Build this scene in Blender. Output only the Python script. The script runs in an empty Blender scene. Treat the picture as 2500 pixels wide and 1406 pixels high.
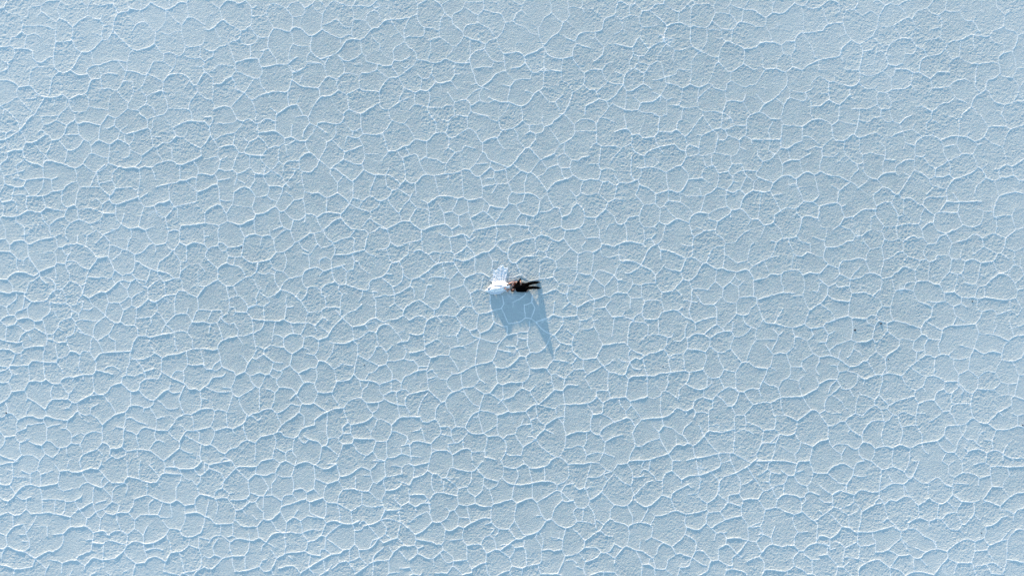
import bpy, bmesh, math, random
import numpy as np
from mathutils import Vector, Matrix

# ---------------------------------------------------------------- scale / frame
S = 0.0235                       # metres on the ground per pixel of the 2500 px wide photo
def P(px, py, z=0.0):
    return ((px - 1250.0) * S, (703.0 - py) * S, z)
scene = bpy.context.scene
COL = scene.collection

# ---------------------------------------------------------------- camera (drone, straight down)
HALF_W = 1250.0 * S
cam_d = bpy.data.cameras.new("camera")
cam_d.sensor_width = 36.0
cam_d.lens = 26.0
CAM_H = HALF_W / (18.0 / cam_d.lens)
cam_d.clip_start = 0.5
cam_d.clip_end = 20000.0
cam = bpy.data.objects.new("camera", cam_d)
cam.location = (0, 0, CAM_H)
cam.rotation_euler = (0, 0, 0)
COL.objects.link(cam)
scene.camera = cam

# ---------------------------------------------------------------- light: low evening sun, clear sky
SUN_EL = math.radians(5.8)
AZ = Vector((-0.287, 0.958, 0)).normalized()           # towards the sun
SUN_ROT = math.atan2(AZ.x, AZ.y)
world = bpy.data.worlds.new("World")
scene.world = world
world.use_nodes = True
wt = world.node_tree
bg = wt.nodes['Background']
sky = wt.nodes.new('ShaderNodeTexSky')
sky.sky_type = 'NISHITA'
sky.sun_disc = False
sky.sun_elevation = SUN_EL
sky.sun_rotation = SUN_ROT
sky.altitude = 3600
sky.air_density = 1.0
sky.dust_density = 1.0
sky.ozone_density = 1.0
wt.links.new(sky.outputs[0], bg.inputs[0])
bg.inputs[1].default_value = 0.15
sun_d = bpy.data.lights.new("sun", 'SUN')
sun_d.energy = 2.3
sun_d.angle = math.radians(0.9)
sun_d.color = (1.0, 0.77, 0.57)
sun = bpy.data.objects.new("sun", sun_d)
sd = Vector((AZ.x * math.cos(SUN_EL), AZ.y * math.cos(SUN_EL), math.sin(SUN_EL)))
sun.rotation_euler = sd.to_track_quat('Z', 'Y').to_euler()
sun.location = (-10, 30, 20)
COL.objects.link(sun)
scene.view_settings.view_transform = 'Standard'
scene.view_settings.look = 'None'
scene.view_settings.gamma = 1.0
scene.view_settings.exposure = 2.13

# ---------------------------------------------------------------- helpers
def tag(o, label=None, cat=None, group=None, kind=None):
    if label: o['label'] = label
    if cat: o['category'] = cat
    if group: o['group'] = group
    if kind: o['kind'] = kind
    return o
def node_mat(name):
    m = bpy.data.materials.new(name)
    m.use_nodes = True
    nt = m.node_tree
    return m, nt, nt.nodes['Principled BSDF']
def simple(name, col, rough=0.8, noise=0.0, nscale=60.0, spec=0.3, bump=0.0, sheen=0.0):
    m, nt, b = node_mat(name)
    b.inputs['Roughness'].default_value = rough
    b.inputs['Specular IOR Level'].default_value = spec
    if sheen: b.inputs['Sheen Weight'].default_value = sheen
    b.inputs['Base Color'].default_value = (*col, 1)
    if noise or bump:
        tc = nt.nodes.new('ShaderNodeTexCoord')
        n = nt.nodes.new('ShaderNodeTexNoise')
        n.inputs['Scale'].default_value = nscale
        n.inputs['Detail'].default_value = 4
        nt.links.new(tc.outputs['Object'], n.inputs['Vector'])
        if noise:
            r = nt.nodes.new('ShaderNodeMapRange')
            r.inputs[1].default_value = 0.3; r.inputs[2].default_value = 0.7
            r.inputs[3].default_value = 1 - noise; r.inputs[4].default_value = 1 + noise
            nt.links.new(n.outputs[0], r.inputs[0])
            v = nt.nodes.new('ShaderNodeVectorMath'); v.operation = 'SCALE'
            v.inputs[0].default_value = col
            nt.links.new(r.outputs[0], v.inputs['Scale'])
            nt.links.new(v.outputs[0], b.inputs['Base Color'])
        if bump:
            bp = nt.nodes.new('ShaderNodeBump')
            bp.inputs['Strength'].default_value = 1.0
            bp.inputs['Distance'].default_value = bump
            nt.links.new(n.outputs[0], bp.inputs['Height'])
            nt.links.new(bp.outputs[0], b.inputs['Normal'])
    return m
def mesh_from_np(name, co, quads):
    me = bpy.data.meshes.new(name)
    me.vertices.add(len(co)); me.vertices.foreach_set('co', co.astype(np.float32).ravel())
    me.loops.add(quads.size); me.loops.foreach_set('vertex_index', quads.astype(np.int32).ravel())
    me.polygons.add(len(quads))
    me.polygons.foreach_set('loop_start', np.arange(len(quads), dtype=np.int32) * 4)
    me.update(calc_edges=True)
    return me
_NT = {}
def vnoise(x, y, cell, seed):
    """smooth value noise sampled at x, y (any arrays), cell = feature size"""
    if seed not in _NT: _NT[seed] = np.random.RandomState(seed).rand(256, 256).astype(np.float32) * 2 - 1
    T = _NT[seed]
    u = x / cell; v = y / cell
    iu = np.floor(u); iv = np.floor(v)
    fu = (u - iu); fv = (v - iv)
    fu = fu * fu * (3 - 2 * fu); fv = fv * fv * (3 - 2 * fv)
    iu = iu.astype(np.int64) & 255; iv = iv.astype(np.int64) & 255
    iu1 = (iu + 1) & 255; iv1 = (iv + 1) & 255
    return ((T[iv, iu] * (1 - fu) + T[iv, iu1] * fu) * (1 - fv) +
            (T[iv1, iu] * (1 - fu) + T[iv1, iu1] * fu) * fv)

# ================================================================ THE SALT FLAT
# Crests of the salt polygons.  One string per 500 x 281 px block of ground (2 px units),
# polylines separated by ';'.  s = high crest, w = faint crest, otherwise ordinary.
CRESTS = {
(0,0):'''s0,11 5,10 9,0;5,10 9,16 22,18 26,22 28,32;26,22 34,20 35,10 50,7 58,2 72,1 75,0;72,1 70,12 73,20 73,23 68,27 62,23 53,16 49,17 45,22;50,7 50,15 53,16;s73,24 82,27 89,33 98,25 107,20;107,20 107,9 100,4 100,0;107,9 113,0;w75,0 79,5 84,8;28,32 44,32 53,32 66,36;28,32 27,39 33,44 38,42 44,42 50,46;w44,32 43,41;33,44 32,60;27,39 20,45 14,46 12,57;s0,58 6,58 12,56 18,60 30,60 40,63 40,71 45,76 53,76 57,72 66,69;w0,29 8,31;73,24 69,27 68,40 68,51;s68,51 75,52 88,50 92,59 100,64 110,63 118,56 125,49;89,33 89,50;w89,50 95,46 103,46;w112,40 123,44;107,20 115,23 122,24 125,18;122,24 126,32 124,44 125,49 132,48 138,38;126,32 139,30;115,5 122,8 130,6 138,5 145,15;s138,38 139,30 144,17 157,14 158,11 174,12 184,3 184,0;w140,0 140,5;w156,5 159,13;s184,3 203,12 220,3 228,4 230,0;207,0 207,8;228,4 230,20 228,23 222,31;203,14 213,24 222,31;203,12 202,25 199,31 190,39 182,32 178,28 173,27 167,30 162,38;w174,12 175,24 178,28;w157,14 157,20 163,30;s190,39 188,54 175,60 163,61 150,50 138,38;228,23 236,22 250,28;222,31 222,38 213,39 206,43 198,40;222,38 226,55 230,58 244,56 248,54 250,47;187,56 195,62 200,66 208,64 218,69 225,63 226,56;245,56 244,70 231,71 223,66;200,66 199,75 188,77;199,75 212,83 215,70 218,69;244,70 249,75 248,82 238,81;163,61 158,66 155,76 144,74 134,75 120,80 114,77 112,65 111,62;155,76 154,87 146,75;s100,64 86,86 72,88 66,79 66,65 68,51;w69,62 78,61;w56,55 68,55;w66,69 66,79;s86,86 96,92 107,91;120,80 115,80 106,87 114,97;120,80 124,91 132,90 143,91;w132,90 133,85;53,82 46,82 45,76;46,82 38,87 35,105;w32,86 37,89;72,88 64,96 60,116;w55,93 64,96;w72,95 75,115;s0,98 12,99 20,103 23,107 35,105 40,108 46,115 55,119 68,119 77,116 84,122;18,61 17,70 9,77 2,74;9,77 10,84 0,88;w11,84 12,98;23,107 20,113 21,119 0,130;21,119 30,128 42,139;46,115 43,118 44,120 34,121;w28,125 33,130;0,130 5,133 15,140;5,133 4,140;s54,119 50,127 42,139;w67,119 66,129;s84,122 94,117 103,115 108,108 112,98 123,96 126,90;84,122 86,132 91,137 105,136 108,133;84,129 73,140;103,115 108,121 108,130;w108,123 120,122 121,112;123,96 125,108 132,108 143,110 150,100 154,88;125,108 121,112;s154,88 165,88 175,92 180,90 186,78 188,75;180,90 199,101 198,111 203,113;180,90 177,98 172,108 163,111 162,100 153,101;143,110 144,113 157,125 162,116 163,111;w135,115 133,135;108,133 122,133 132,134;w132,125 132,140;172,108 174,113 179,119 178,127 170,136;179,119 186,114 198,111;157,125 156,133 167,135 170,136 172,140;156,133 147,140;180,127 187,132 189,138;198,111 203,122 205,133 199,140;w203,118 210,117 218,112 232,120;s199,98 205,93 215,90 225,92 232,98 234,102 240,104 250,90;212,83 206,92;240,104 241,112 232,125 230,134;w232,99 226,107;205,134 230,134 232,140;241,112 250,120;248,82 250,87''',
(0,1):'''s42,0 36,4 24,19 7,28;15,0 23,11 24,18;w24,18 28,6 35,4;0,20 8,22 14,19 19,20;8,22 7,30 13,43;0,41 7,38;w0,46 9,46;24,19 29,25 32,34;s32,34 42,33 56,24;0,31 6,31;56,24 50,18 46,24;56,24 60,25 64,31;53,12 52,16 50,18;48,0 53,12 60,11 69,7 80,15;50,2 72,1;69,7 70,1;s64,31 72,30 78,24 82,13 92,6;92,6 91,0;92,6 95,11;s95,11 106,9 123,13;s123,13 131,0;132,0 141,4 147,0;141,4 140,13 147,19;140,13 131,17 127,16;147,19 153,15 156,12;s147,19 152,23 164,21 180,16 184,20;s172,0 180,6 180,16;180,6 190,2 200,0;187,6 186,15 184,20 185,26 187,39;163,21 163,30 158,37;153,24 153,33;147,19 144,30;95,11 97,24 102,30 108,33 111,38;78,26 97,24;75,31 83,43 95,40 102,30;s111,38 121,31 134,36 144,30 158,37;123,13 121,22 122,30;w109,33 117,27;64,31 58,50;44,34 49,44 56,50 60,55;58,50 54,53 53,63;s32,34 28,43 31,54;s28,43 18,43 9,46;9,46 9,53 0,62 6,72;w200,0 206,10 211,16;s211,16 228,8 240,8 250,6;234,0 234,8;211,16 215,26;s215,26 207,34 199,34 191,40 187,39;186,26 196,27;215,26 225,27 228,21;225,27 229,32 245,41;245,41 250,33;245,41 246,50;s187,39 181,44 173,50;158,37 159,42 173,50;159,42 158,50 150,53;173,50 172,57 166,64;191,40 194,49 200,56;210,39 209,55;s246,50 236,55 220,61 210,56 200,57 191,60 185,64 176,63 170,66;s170,66 164,64 155,65 145,63 133,59 133,52;134,36 134,45 133,52;111,38 112,47;w136,44 145,44;133,52 126,52 112,47 107,51 101,60;83,43 79,58;s53,63 56,56 75,59 91,65 101,60;101,60 118,70 133,59;s31,54 39,59 46,60 53,64;31,54 20,62 20,68;w38,59 34,66;6,72 22,70 30,67;22,71 23,77 32,79;6,72 6,84;s5,75 6,84 13,86 18,88 29,87 32,80 41,78 53,77;53,64 54,77;23,77 16,78;0,95 6,84;18,88 14,104;29,87 36,98;17,98 28,97 33,100;s0,103 3,107 14,104;14,104 19,106 21,118;3,107 5,113 3,123;33,100 32,110 34,117;s33,100 43,99 52,99 66,93 76,92 83,85 93,81;53,77 51,90 46,98;54,77 63,79 63,89 66,93;63,79 70,76;91,65 94,74 94,81 97,88;97,88 110,88 122,88;119,70 110,88;w114,80 122,84;119,70 121,84 122,88;121,84 137,80;s118,70 128,61;w131,67 137,72;137,72 145,64;137,72 137,80;137,80 141,90 134,98 122,88;170,66 171,79 169,90 168,96 169,103;185,64 188,71 190,79;219,61 219,80;w221,69 233,70;235,56 242,66 242,72;242,72 250,71;s191,88 206,84 215,83 220,80 227,80 235,76 240,76;242,72 240,77 239,90;227,80 241,94;s241,94 250,91;206,84 207,104;241,94 240,105;s213,112 223,110 239,106 241,104;207,104 213,112;w240,110 250,118;s169,103 176,112 188,111 194,107 200,107 207,104;169,100 180,96;141,90 160,88 165,92 168,92;s134,98 134,104 142,109 169,103;s142,109 141,120;134,104 125,109 126,120;s126,120 141,120;119,103 125,109;w112,105 118,102;97,88 94,97 92,110;52,99 56,113;73,93 76,108 83,113;s83,113 92,110 95,116;95,116 112,114 126,120;s3,123 20,124 34,117 50,119 56,113 64,115;64,115 81,117 83,113;50,119 54,130 60,136 63,137;60,137 70,127 79,125;83,113 79,124 86,132;0,128 8,140;0,126 3,123;19,124 20,131 28,135 30,140;w28,136 54,134;60,136 60,140;86,132 98,128;s86,132 83,140;95,116 97,127 110,133;98,128 110,133 114,140;w75,134 80,140;110,133 123,127 126,120;w124,127 122,140;141,120 143,128 148,133;s148,133 159,139 169,137 178,140;148,133 144,139 136,140;148,133 152,120;176,112 172,125 169,137;213,112 207,120 202,125;188,111 191,117 192,122 202,125;w193,125 186,130;202,125 204,140;217,113 217,125;213,112 217,115;s221,135 235,134 248,134;221,135 220,140;248,134 250,130;178,140 188,136;w182,132 192,128''',
(0,2):'''7,0 7,11;s0,12 7,11 12,18;12,18 13,27;s0,26 13,27 21,35;s12,18 20,13 30,13 34,17 40,16 48,12 58,10 66,8;30,0 29,13;61,0 62,6 67,8 71,20;67,8 74,5;80,0 80,8 83,12;34,17 34,32;21,35 29,37 35,32 37,38;s34,32 41,41 48,51;21,35 20,41 22,50;29,37 28,44;s0,60 9,60 13,55 23,51 34,53 41,56 48,51;s48,51 60,46 67,44 69,40;69,40 68,30 66,27 71,21 76,21;w51,28 58,27 66,28;76,21 80,30 85,29;s71,21 76,21 80,18 87,17;87,17 86,28 82,33 80,41;69,40 80,41;95,7 94,16 87,17;s92,17 105,20 112,26 119,34;105,20 106,7 101,5;106,7 118,0;118,0 126,6 134,14;126,6 140,0;126,6 117,16;134,14 134,19 132,32;s119,34 126,33 132,32;s119,34 116,40 109,47;82,38 92,38 100,45 109,48;109,48 106,57 104,65 98,68;80,41 83,50 85,53 85,62;88,40 83,44;68,44 69,60;s132,32 135,38 140,49 149,55;134,18 140,19 150,24 155,24;135,38 144,31 150,24;155,24 157,15 161,6 160,0;155,24 165,30;165,30 165,38 164,46 161,52 149,55;s165,30 175,26 181,19 187,16;177,0 183,12 187,16;s187,16 190,18 202,16 204,13;204,13 206,2 219,1 219,14;202,16 209,24 213,24 219,14;190,18 190,27;164,38 170,39 175,43 184,47;209,24 201,34 194,40 193,47;184,47 193,47;212,24 213,28 220,38 221,50;219,15 228,19;228,19 229,39;219,15 220,15;s219,14 228,19 236,15 249,15;249,0 249,15;w228,38 232,42 243,41 250,32;220,38 228,38;s193,47 203,52 213,59;s221,50 219,58 213,59;221,50 232,43;243,41 250,50;w242,50 244,66;s213,59 201,63;192,50 193,55 200,63 201,80;184,47 181,58 177,67 180,71;184,47 193,47;140,49 137,57 132,59 125,57 121,58 107,55;149,55 150,61;161,53 166,59 178,62;166,59 160,63 150,61;s150,61 146,62 141,66 136,71 129,76 124,75 117,78 109,83;137,58 141,66;147,63 155,72 159,62;155,72 156,81;166,59 171,65 180,71;180,71 180,84;180,71 195,59;221,60 224,74;219,58 222,62;s180,84 189,88 202,80 213,77;213,77 218,74 224,74 233,79 241,82;s241,82 250,70;242,67 250,69;w233,70 243,68;s104,65 101,79;98,68 100,72 101,79;98,68 93,64 85,62;85,62 76,72 68,72;s101,79 109,83;101,79 95,85 94,90 86,92 81,89;109,83 112,90 119,95 128,102;s48,51 49,56 51,60 57,65;49,56 41,62 35,65 33,73 31,80;57,58 63,60 68,67 68,72;s68,72 61,79 56,86;9,60 15,67 16,75;s0,75 12,77 16,75 30,76 31,80;s31,82 39,87 48,87 56,86;56,86 61,88 62,91;39,87 34,94 35,106;s62,91 75,90 81,89;77,72 80,80 80,89;w80,78 87,75;30,80 29,91 27,97;20,77 20,84 9,93;0,91 8,94 10,101 14,104;27,97 20,100 18,104;s0,112 6,106 12,104 18,104 21,109;s21,109 35,107 42,111 50,111;27,97 34,96;s0,111 8,117;s8,117 18,115 21,109;62,91 61,100 57,104 51,108 50,111;w66,100 76,98;81,89 85,92 88,98 87,106;88,101 97,102;94,90 100,88;102,86 100,96 96,102 98,109;100,97 110,97 114,94;87,106 93,112;128,102 129,105;124,76 128,76 133,87;133,88 146,89;133,88 130,95 129,105;146,89 150,87 157,81 161,83 162,90;146,89 151,98;151,98 156,95 161,92 167,95;s167,95 173,92 181,84;161,83 167,78 174,75;151,98 147,112;167,95 166,107 164,116;181,84 190,88 192,89 192,99;192,99 187,104 184,106 166,110;185,105 185,113;192,99 197,104 203,112;203,112 204,116;203,112 214,105;214,105 213,92 215,79;189,88 200,80;241,82 242,95;228,102 230,95;214,100 214,103 228,102 235,112;235,112 239,100 242,95;s235,112 250,113;242,97 250,98;235,112 230,120 229,125;203,114 216,125;216,125 224,123 229,125;216,125 214,140;229,125 235,134 235,140;203,116 198,122 198,127;s169,129 178,129 184,131 198,127 206,126;206,126 213,124;184,131 181,137;s164,116 168,120 169,129;s169,129 163,137 162,140;179,121 178,128;s129,105 140,113 147,112;s147,112 153,116 164,116;140,113 137,119 133,126 119,135;133,128 134,131 141,135;141,135 142,140;129,105 124,108 116,116 114,124 113,130;s113,130 119,135 122,140;102,126 113,130;97,120 102,126;93,112 98,109 109,110 121,111;87,106 73,112 71,119 64,126;87,106 92,112 91,122 88,128 81,130 82,136;94,111 95,119 102,126;102,126 91,125;51,110 55,118 56,125 61,127 65,127;66,99 71,108;42,112 42,119;42,119 33,123 23,116 18,115;42,119 48,122 57,127 58,132;33,124 26,128 23,136;8,117 7,135;s0,133 7,135 18,137 27,136;58,133 57,140;58,133 65,134 69,137 82,136;65,127 65,133;71,121 77,123;82,136 84,140;27,136 28,140;110,140 111,135 114,130;35,128 38,134;119,135 121,140''',
(0,3):'''s0,5 12,5 19,10;11,0 11,4;28,0 29,4 26,9 19,10;s29,4 43,1 54,1;54,1 55,5 53,10 53,20;25,10 26,20;19,10 17,16 12,27;s14,24 35,24 39,19 53,20 69,21;68,0 69,8 71,15;84,2 86,7 81,13 76,15 71,16 69,21;s86,9 93,8 98,11 101,7 109,8;98,11 97,20 96,25 99,34;111,0 110,8 115,16;122,0 126,7;s115,16 121,11 126,9 141,8 156,7 159,10;141,0 141,8;s162,0 160,7 159,10;159,10 159,14 166,17 180,15 189,9;184,0 189,9;s189,9 198,15;s198,15 205,12 215,11 228,7 236,4 250,4;214,0 217,7;235,0 237,4;245,5 248,23;s229,7 229,23;s229,23 238,24 248,23 250,25;229,23 224,31 215,31 208,38;224,31 225,40 224,46;198,15 197,24 197,32;s197,32 209,39 224,46 231,53;s231,53 240,53 244,56 250,50;159,14 158,22 155,28 154,35;166,17 173,26 177,33 177,41;175,29 188,28;149,42 150,38 154,36 160,37 165,37 175,32;197,32 194,40 178,41 171,46;w166,43 171,46;s149,46 160,56 169,54 171,46;149,42 149,46;w141,8 145,16 144,22 140,27;s117,30 126,32 138,35;126,32 131,26 140,26 148,32;117,30 118,22 116,18;s117,30 114,35 101,36 90,39 85,38 76,41 74,46;12,30 0,32;0,25 12,25;12,27 12,30 15,35 14,38;w15,35 22,35;35,24 35,43;53,20 54,33 55,41;69,21 74,27 77,33;w80,16 81,23;0,45 10,45 14,38;10,45 13,51 13,57;s30,55 36,44 51,44 56,41;s14,56 30,55;s56,41 60,44 66,47 74,46;51,44 51,48;s14,56 9,65 0,71;30,55 33,60 34,64 32,68;s34,64 43,69 50,74 55,78;66,47 63,53 62,60 64,66;s55,78 64,66 83,65 84,61;74,46 79,53 84,59 91,51;89,39 89,43;114,35 114,46 115,52 114,56;100,38 102,42;s84,65 88,69 94,70 102,65 110,61 114,56;s115,56 120,60 126,60 131,57 137,49 148,46;s110,61 118,60 126,60;w111,61 111,67;126,60 131,67 137,74 143,82;s149,46 160,56;160,56 160,73;s169,56 180,65 188,67 193,63 200,56 206,54;188,67 187,72 183,75 176,76 172,74 160,74;206,54 211,58 220,58;206,54 208,48;s226,49 222,57 219,64 221,75 225,84;216,64 219,63;245,56 246,70 245,77;245,65 250,66;193,67 204,75;204,77 209,78 217,76;7,70 10,78 10,81;0,88 6,86 9,82;s10,81 16,84 22,91;s22,91 30,87 35,86 40,86 44,88 53,89 57,86;38,70 34,78 32,84;55,78 56,86;s57,86 72,90 82,94;s82,94 83,91 88,87 92,82 95,80;88,69 84,76 80,77;94,70 95,80 101,84 110,84 111,77 120,71;95,80 100,88;53,89 54,96;w30,87 31,91;54,94 42,96 33,97;54,94 57,100 57,115;57,100 63,98 73,96;82,94 81,101 75,101;22,91 20,96 21,105;21,105 32,101 33,97;0,105 6,112;s6,112 19,110;21,105 19,110 24,118 36,117;s36,114 42,120 51,122;36,117 32,114;6,112 5,120 0,126;24,118 24,126 26,134;51,122 57,116 62,116;57,115 62,117 68,123 73,125;s73,125 81,124 87,119;81,101 86,106 88,112 87,119;88,110 95,108;100,107 104,109;104,109 113,105 122,106;104,109 98,120 97,123;87,119 97,123;97,123 101,130 102,133;s97,140 102,133 119,126 125,118;125,97 125,107 125,118;s125,97 119,89;111,87 119,89 125,97;s125,97 133,90 142,84 153,81 158,74 160,73;w103,91 109,94;s125,118 131,120 135,126;s135,126 149,123 151,106 150,101;w138,103 144,100;143,99 150,101 155,104 160,105 166,108;154,82 154,89 153,100;154,87 161,88 167,92 180,97;s166,108 176,100 190,103 205,104;176,75 175,81;185,76 187,82 191,89 190,103;191,89 201,87;208,85 214,90 213,94 205,104;s214,90 225,84 234,84 245,78 250,78;234,84 236,92 236,100;205,104 209,110 219,117;s219,117 228,104 237,104 250,101;220,97 228,103;226,110 246,120 250,121;237,103 243,106 243,116;190,103 189,111 191,115;167,109 168,118 171,126;s135,126 134,133 137,137;149,123 154,129;s154,129 171,127 181,128 187,131 198,139;181,127 191,116 200,118;s219,117 219,125 208,134 198,139;219,125 228,130 235,131;246,120 244,134 244,140;154,129 153,134 142,138 137,135 130,140;168,129 168,135;120,126 125,133;s0,133 5,136 17,140;17,140 27,134;27,134 40,134 48,138;48,138 55,132;51,122 52,126 55,132;s55,132 65,137;73,125 71,131 65,137;81,125 82,132;w80,138 90,139;s18,140 27,134;w238,136 244,136''',
(0,4):'''s0,5 15,2 17,2 22,0;16,3 16,12 16,20;w9,11 15,12;s0,29 12,29 16,20;0,23 1,29;16,20 30,20;27,12 37,16;37,16 46,12 50,17;49,0 47,13;50,17 61,13 64,12;67,4 73,13;50,17 51,30;s73,13 84,12 88,14 100,13 110,9 120,10 124,1;97,0 101,12;84,0 82,8;37,16 38,29;73,13 72,27;12,29 19,40;s19,40 27,32 38,29 48,32 50,31 65,29 71,27;71,27 74,35 78,37 88,31;w88,34 97,33;97,33 100,29 107,26;s107,26 115,30 122,31;122,31 125,32 134,25;101,14 103,20 107,26;s125,15 134,25 141,27 151,27;120,10 125,15;122,31 124,24 129,19;s151,27 156,20 170,22;156,20 155,6 155,0;172,0 170,10 169,22;s170,22 180,26 191,26;184,6 191,15 194,19;s191,26 197,17 202,15 219,16;201,5 200,12 202,15;200,0 201,5;w182,5 188,2;212,0 213,8;202,8 213,8 219,11;219,10 219,16;s219,10 237,9 246,1;237,9 240,15 245,18 250,16;245,18 244,26 240,30;219,16 220,26 215,33 215,48;222,17 229,23 235,24 240,30;240,30 242,38 244,41;s250,41 244,41 239,46 238,52;151,27 156,31 154,40;180,26 180,40;w191,26 197,32;w198,43 196,49;s165,47 179,42 190,46 199,50 208,52 215,48;s215,48 220,50 226,55;s226,55 238,52;238,52 240,63;115,30 115,51;s19,41 10,49 0,45;19,41 27,47 32,47;32,47 38,44;49,33 51,42 52,62;32,47 32,60;52,48 68,47 79,46;s80,48 91,49 100,43;68,47 67,63;80,50 79,60 76,65;51,42 52,47;10,49 8,54;s0,67 11,63 16,66 24,66 32,59;32,59 38,65;s38,65 52,64 60,63 66,65 76,66 86,69;86,69 97,60;91,49 97,58;s97,58 105,55 113,51;113,51 117,59;117,59 126,59 136,50;117,52 130,48;124,33 137,45 137,50;137,50 146,55 146,63;137,45 139,34 152,27;126,59 128,62;s128,62 138,66 146,63 157,63;157,63 162,56 164,47;s157,63 162,70 165,72;165,72 172,66 182,63;142,66 143,72 150,83;142,66 143,63;97,60 106,70 117,62 117,59;106,70 106,80;117,62 123,70 129,63;123,70 121,86;s121,86 126,85 133,91;133,91 137,87 148,85 155,90 164,83;133,91 127,89;113,87 121,86;86,69 86,81;s77,89 86,81 92,81 105,80 114,88;77,89 65,90;77,89 77,99 74,105 65,110;16,67 17,78;45,67 40,77 32,85;29,77 32,85 32,90;s8,92 16,81 29,77;s8,92 9,105;0,88 8,92;24,90 32,88;w45,80 58,80;58,80 58,92;32,90 36,98 36,105;27,98 35,101;s0,107 4,108 9,104 20,109 29,111 45,118;9,104 4,111 2,120;29,111 36,106;s43,119 55,112 60,110 65,111;43,119 57,132;43,119 40,129;36,114 43,119;s0,127 8,128 18,132 30,131 40,129;57,132 60,127;18,132 17,140;55,140 57,132;w52,118 62,113;60,121 70,122 76,125;76,125 75,137;s76,125 84,122 94,121;s94,121 96,116 111,110;94,121 104,128;111,110 113,100 115,99;115,99 113,96 105,97;114,88 115,99;s115,99 127,101;127,101 132,97 155,101;127,101 126,110 125,121;s104,128 114,118 125,121 140,119;s140,119 151,110 155,101;104,128 103,133;148,85 155,90 155,101;s155,103 165,98 173,99;164,83 175,91 173,99;165,72 164,83;175,91 180,80;w180,80 185,75;182,63 181,56 184,50 187,48;198,51 194,64;182,63 183,66;183,66 193,66 196,69 210,69;209,53 210,62 210,69;226,55 226,65;s226,65 240,63 250,67;226,65 226,73 220,85;199,74 207,83;207,83 213,83 220,85;s220,85 223,91 232,93 245,88 248,80 250,73;207,83 203,90 203,93;s173,99 175,101 187,100 200,93 203,93;203,93 208,102;231,93 231,103;s208,111 222,110 230,103;230,103 243,105;243,93 243,107;243,93 250,94;188,100 189,106;208,102 210,111;175,101 177,110;177,110 188,107 199,109;177,110 180,119;151,110 155,117 166,125;s166,125 177,124 180,120 191,117 202,123;s202,123 209,112;202,123 202,135;219,112 223,125 223,137;166,125 164,132 162,140;w150,136 157,134;w115,133 125,130;125,121 127,130;200,135 220,140;220,140 223,137 230,140;243,107 246,118 245,128;s237,140 240,135 250,127;246,118 250,117;226,136 240,133 246,128;110,140 118,135;135,140 130,136;85,140 88,134;30,131 30,128''',
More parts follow.
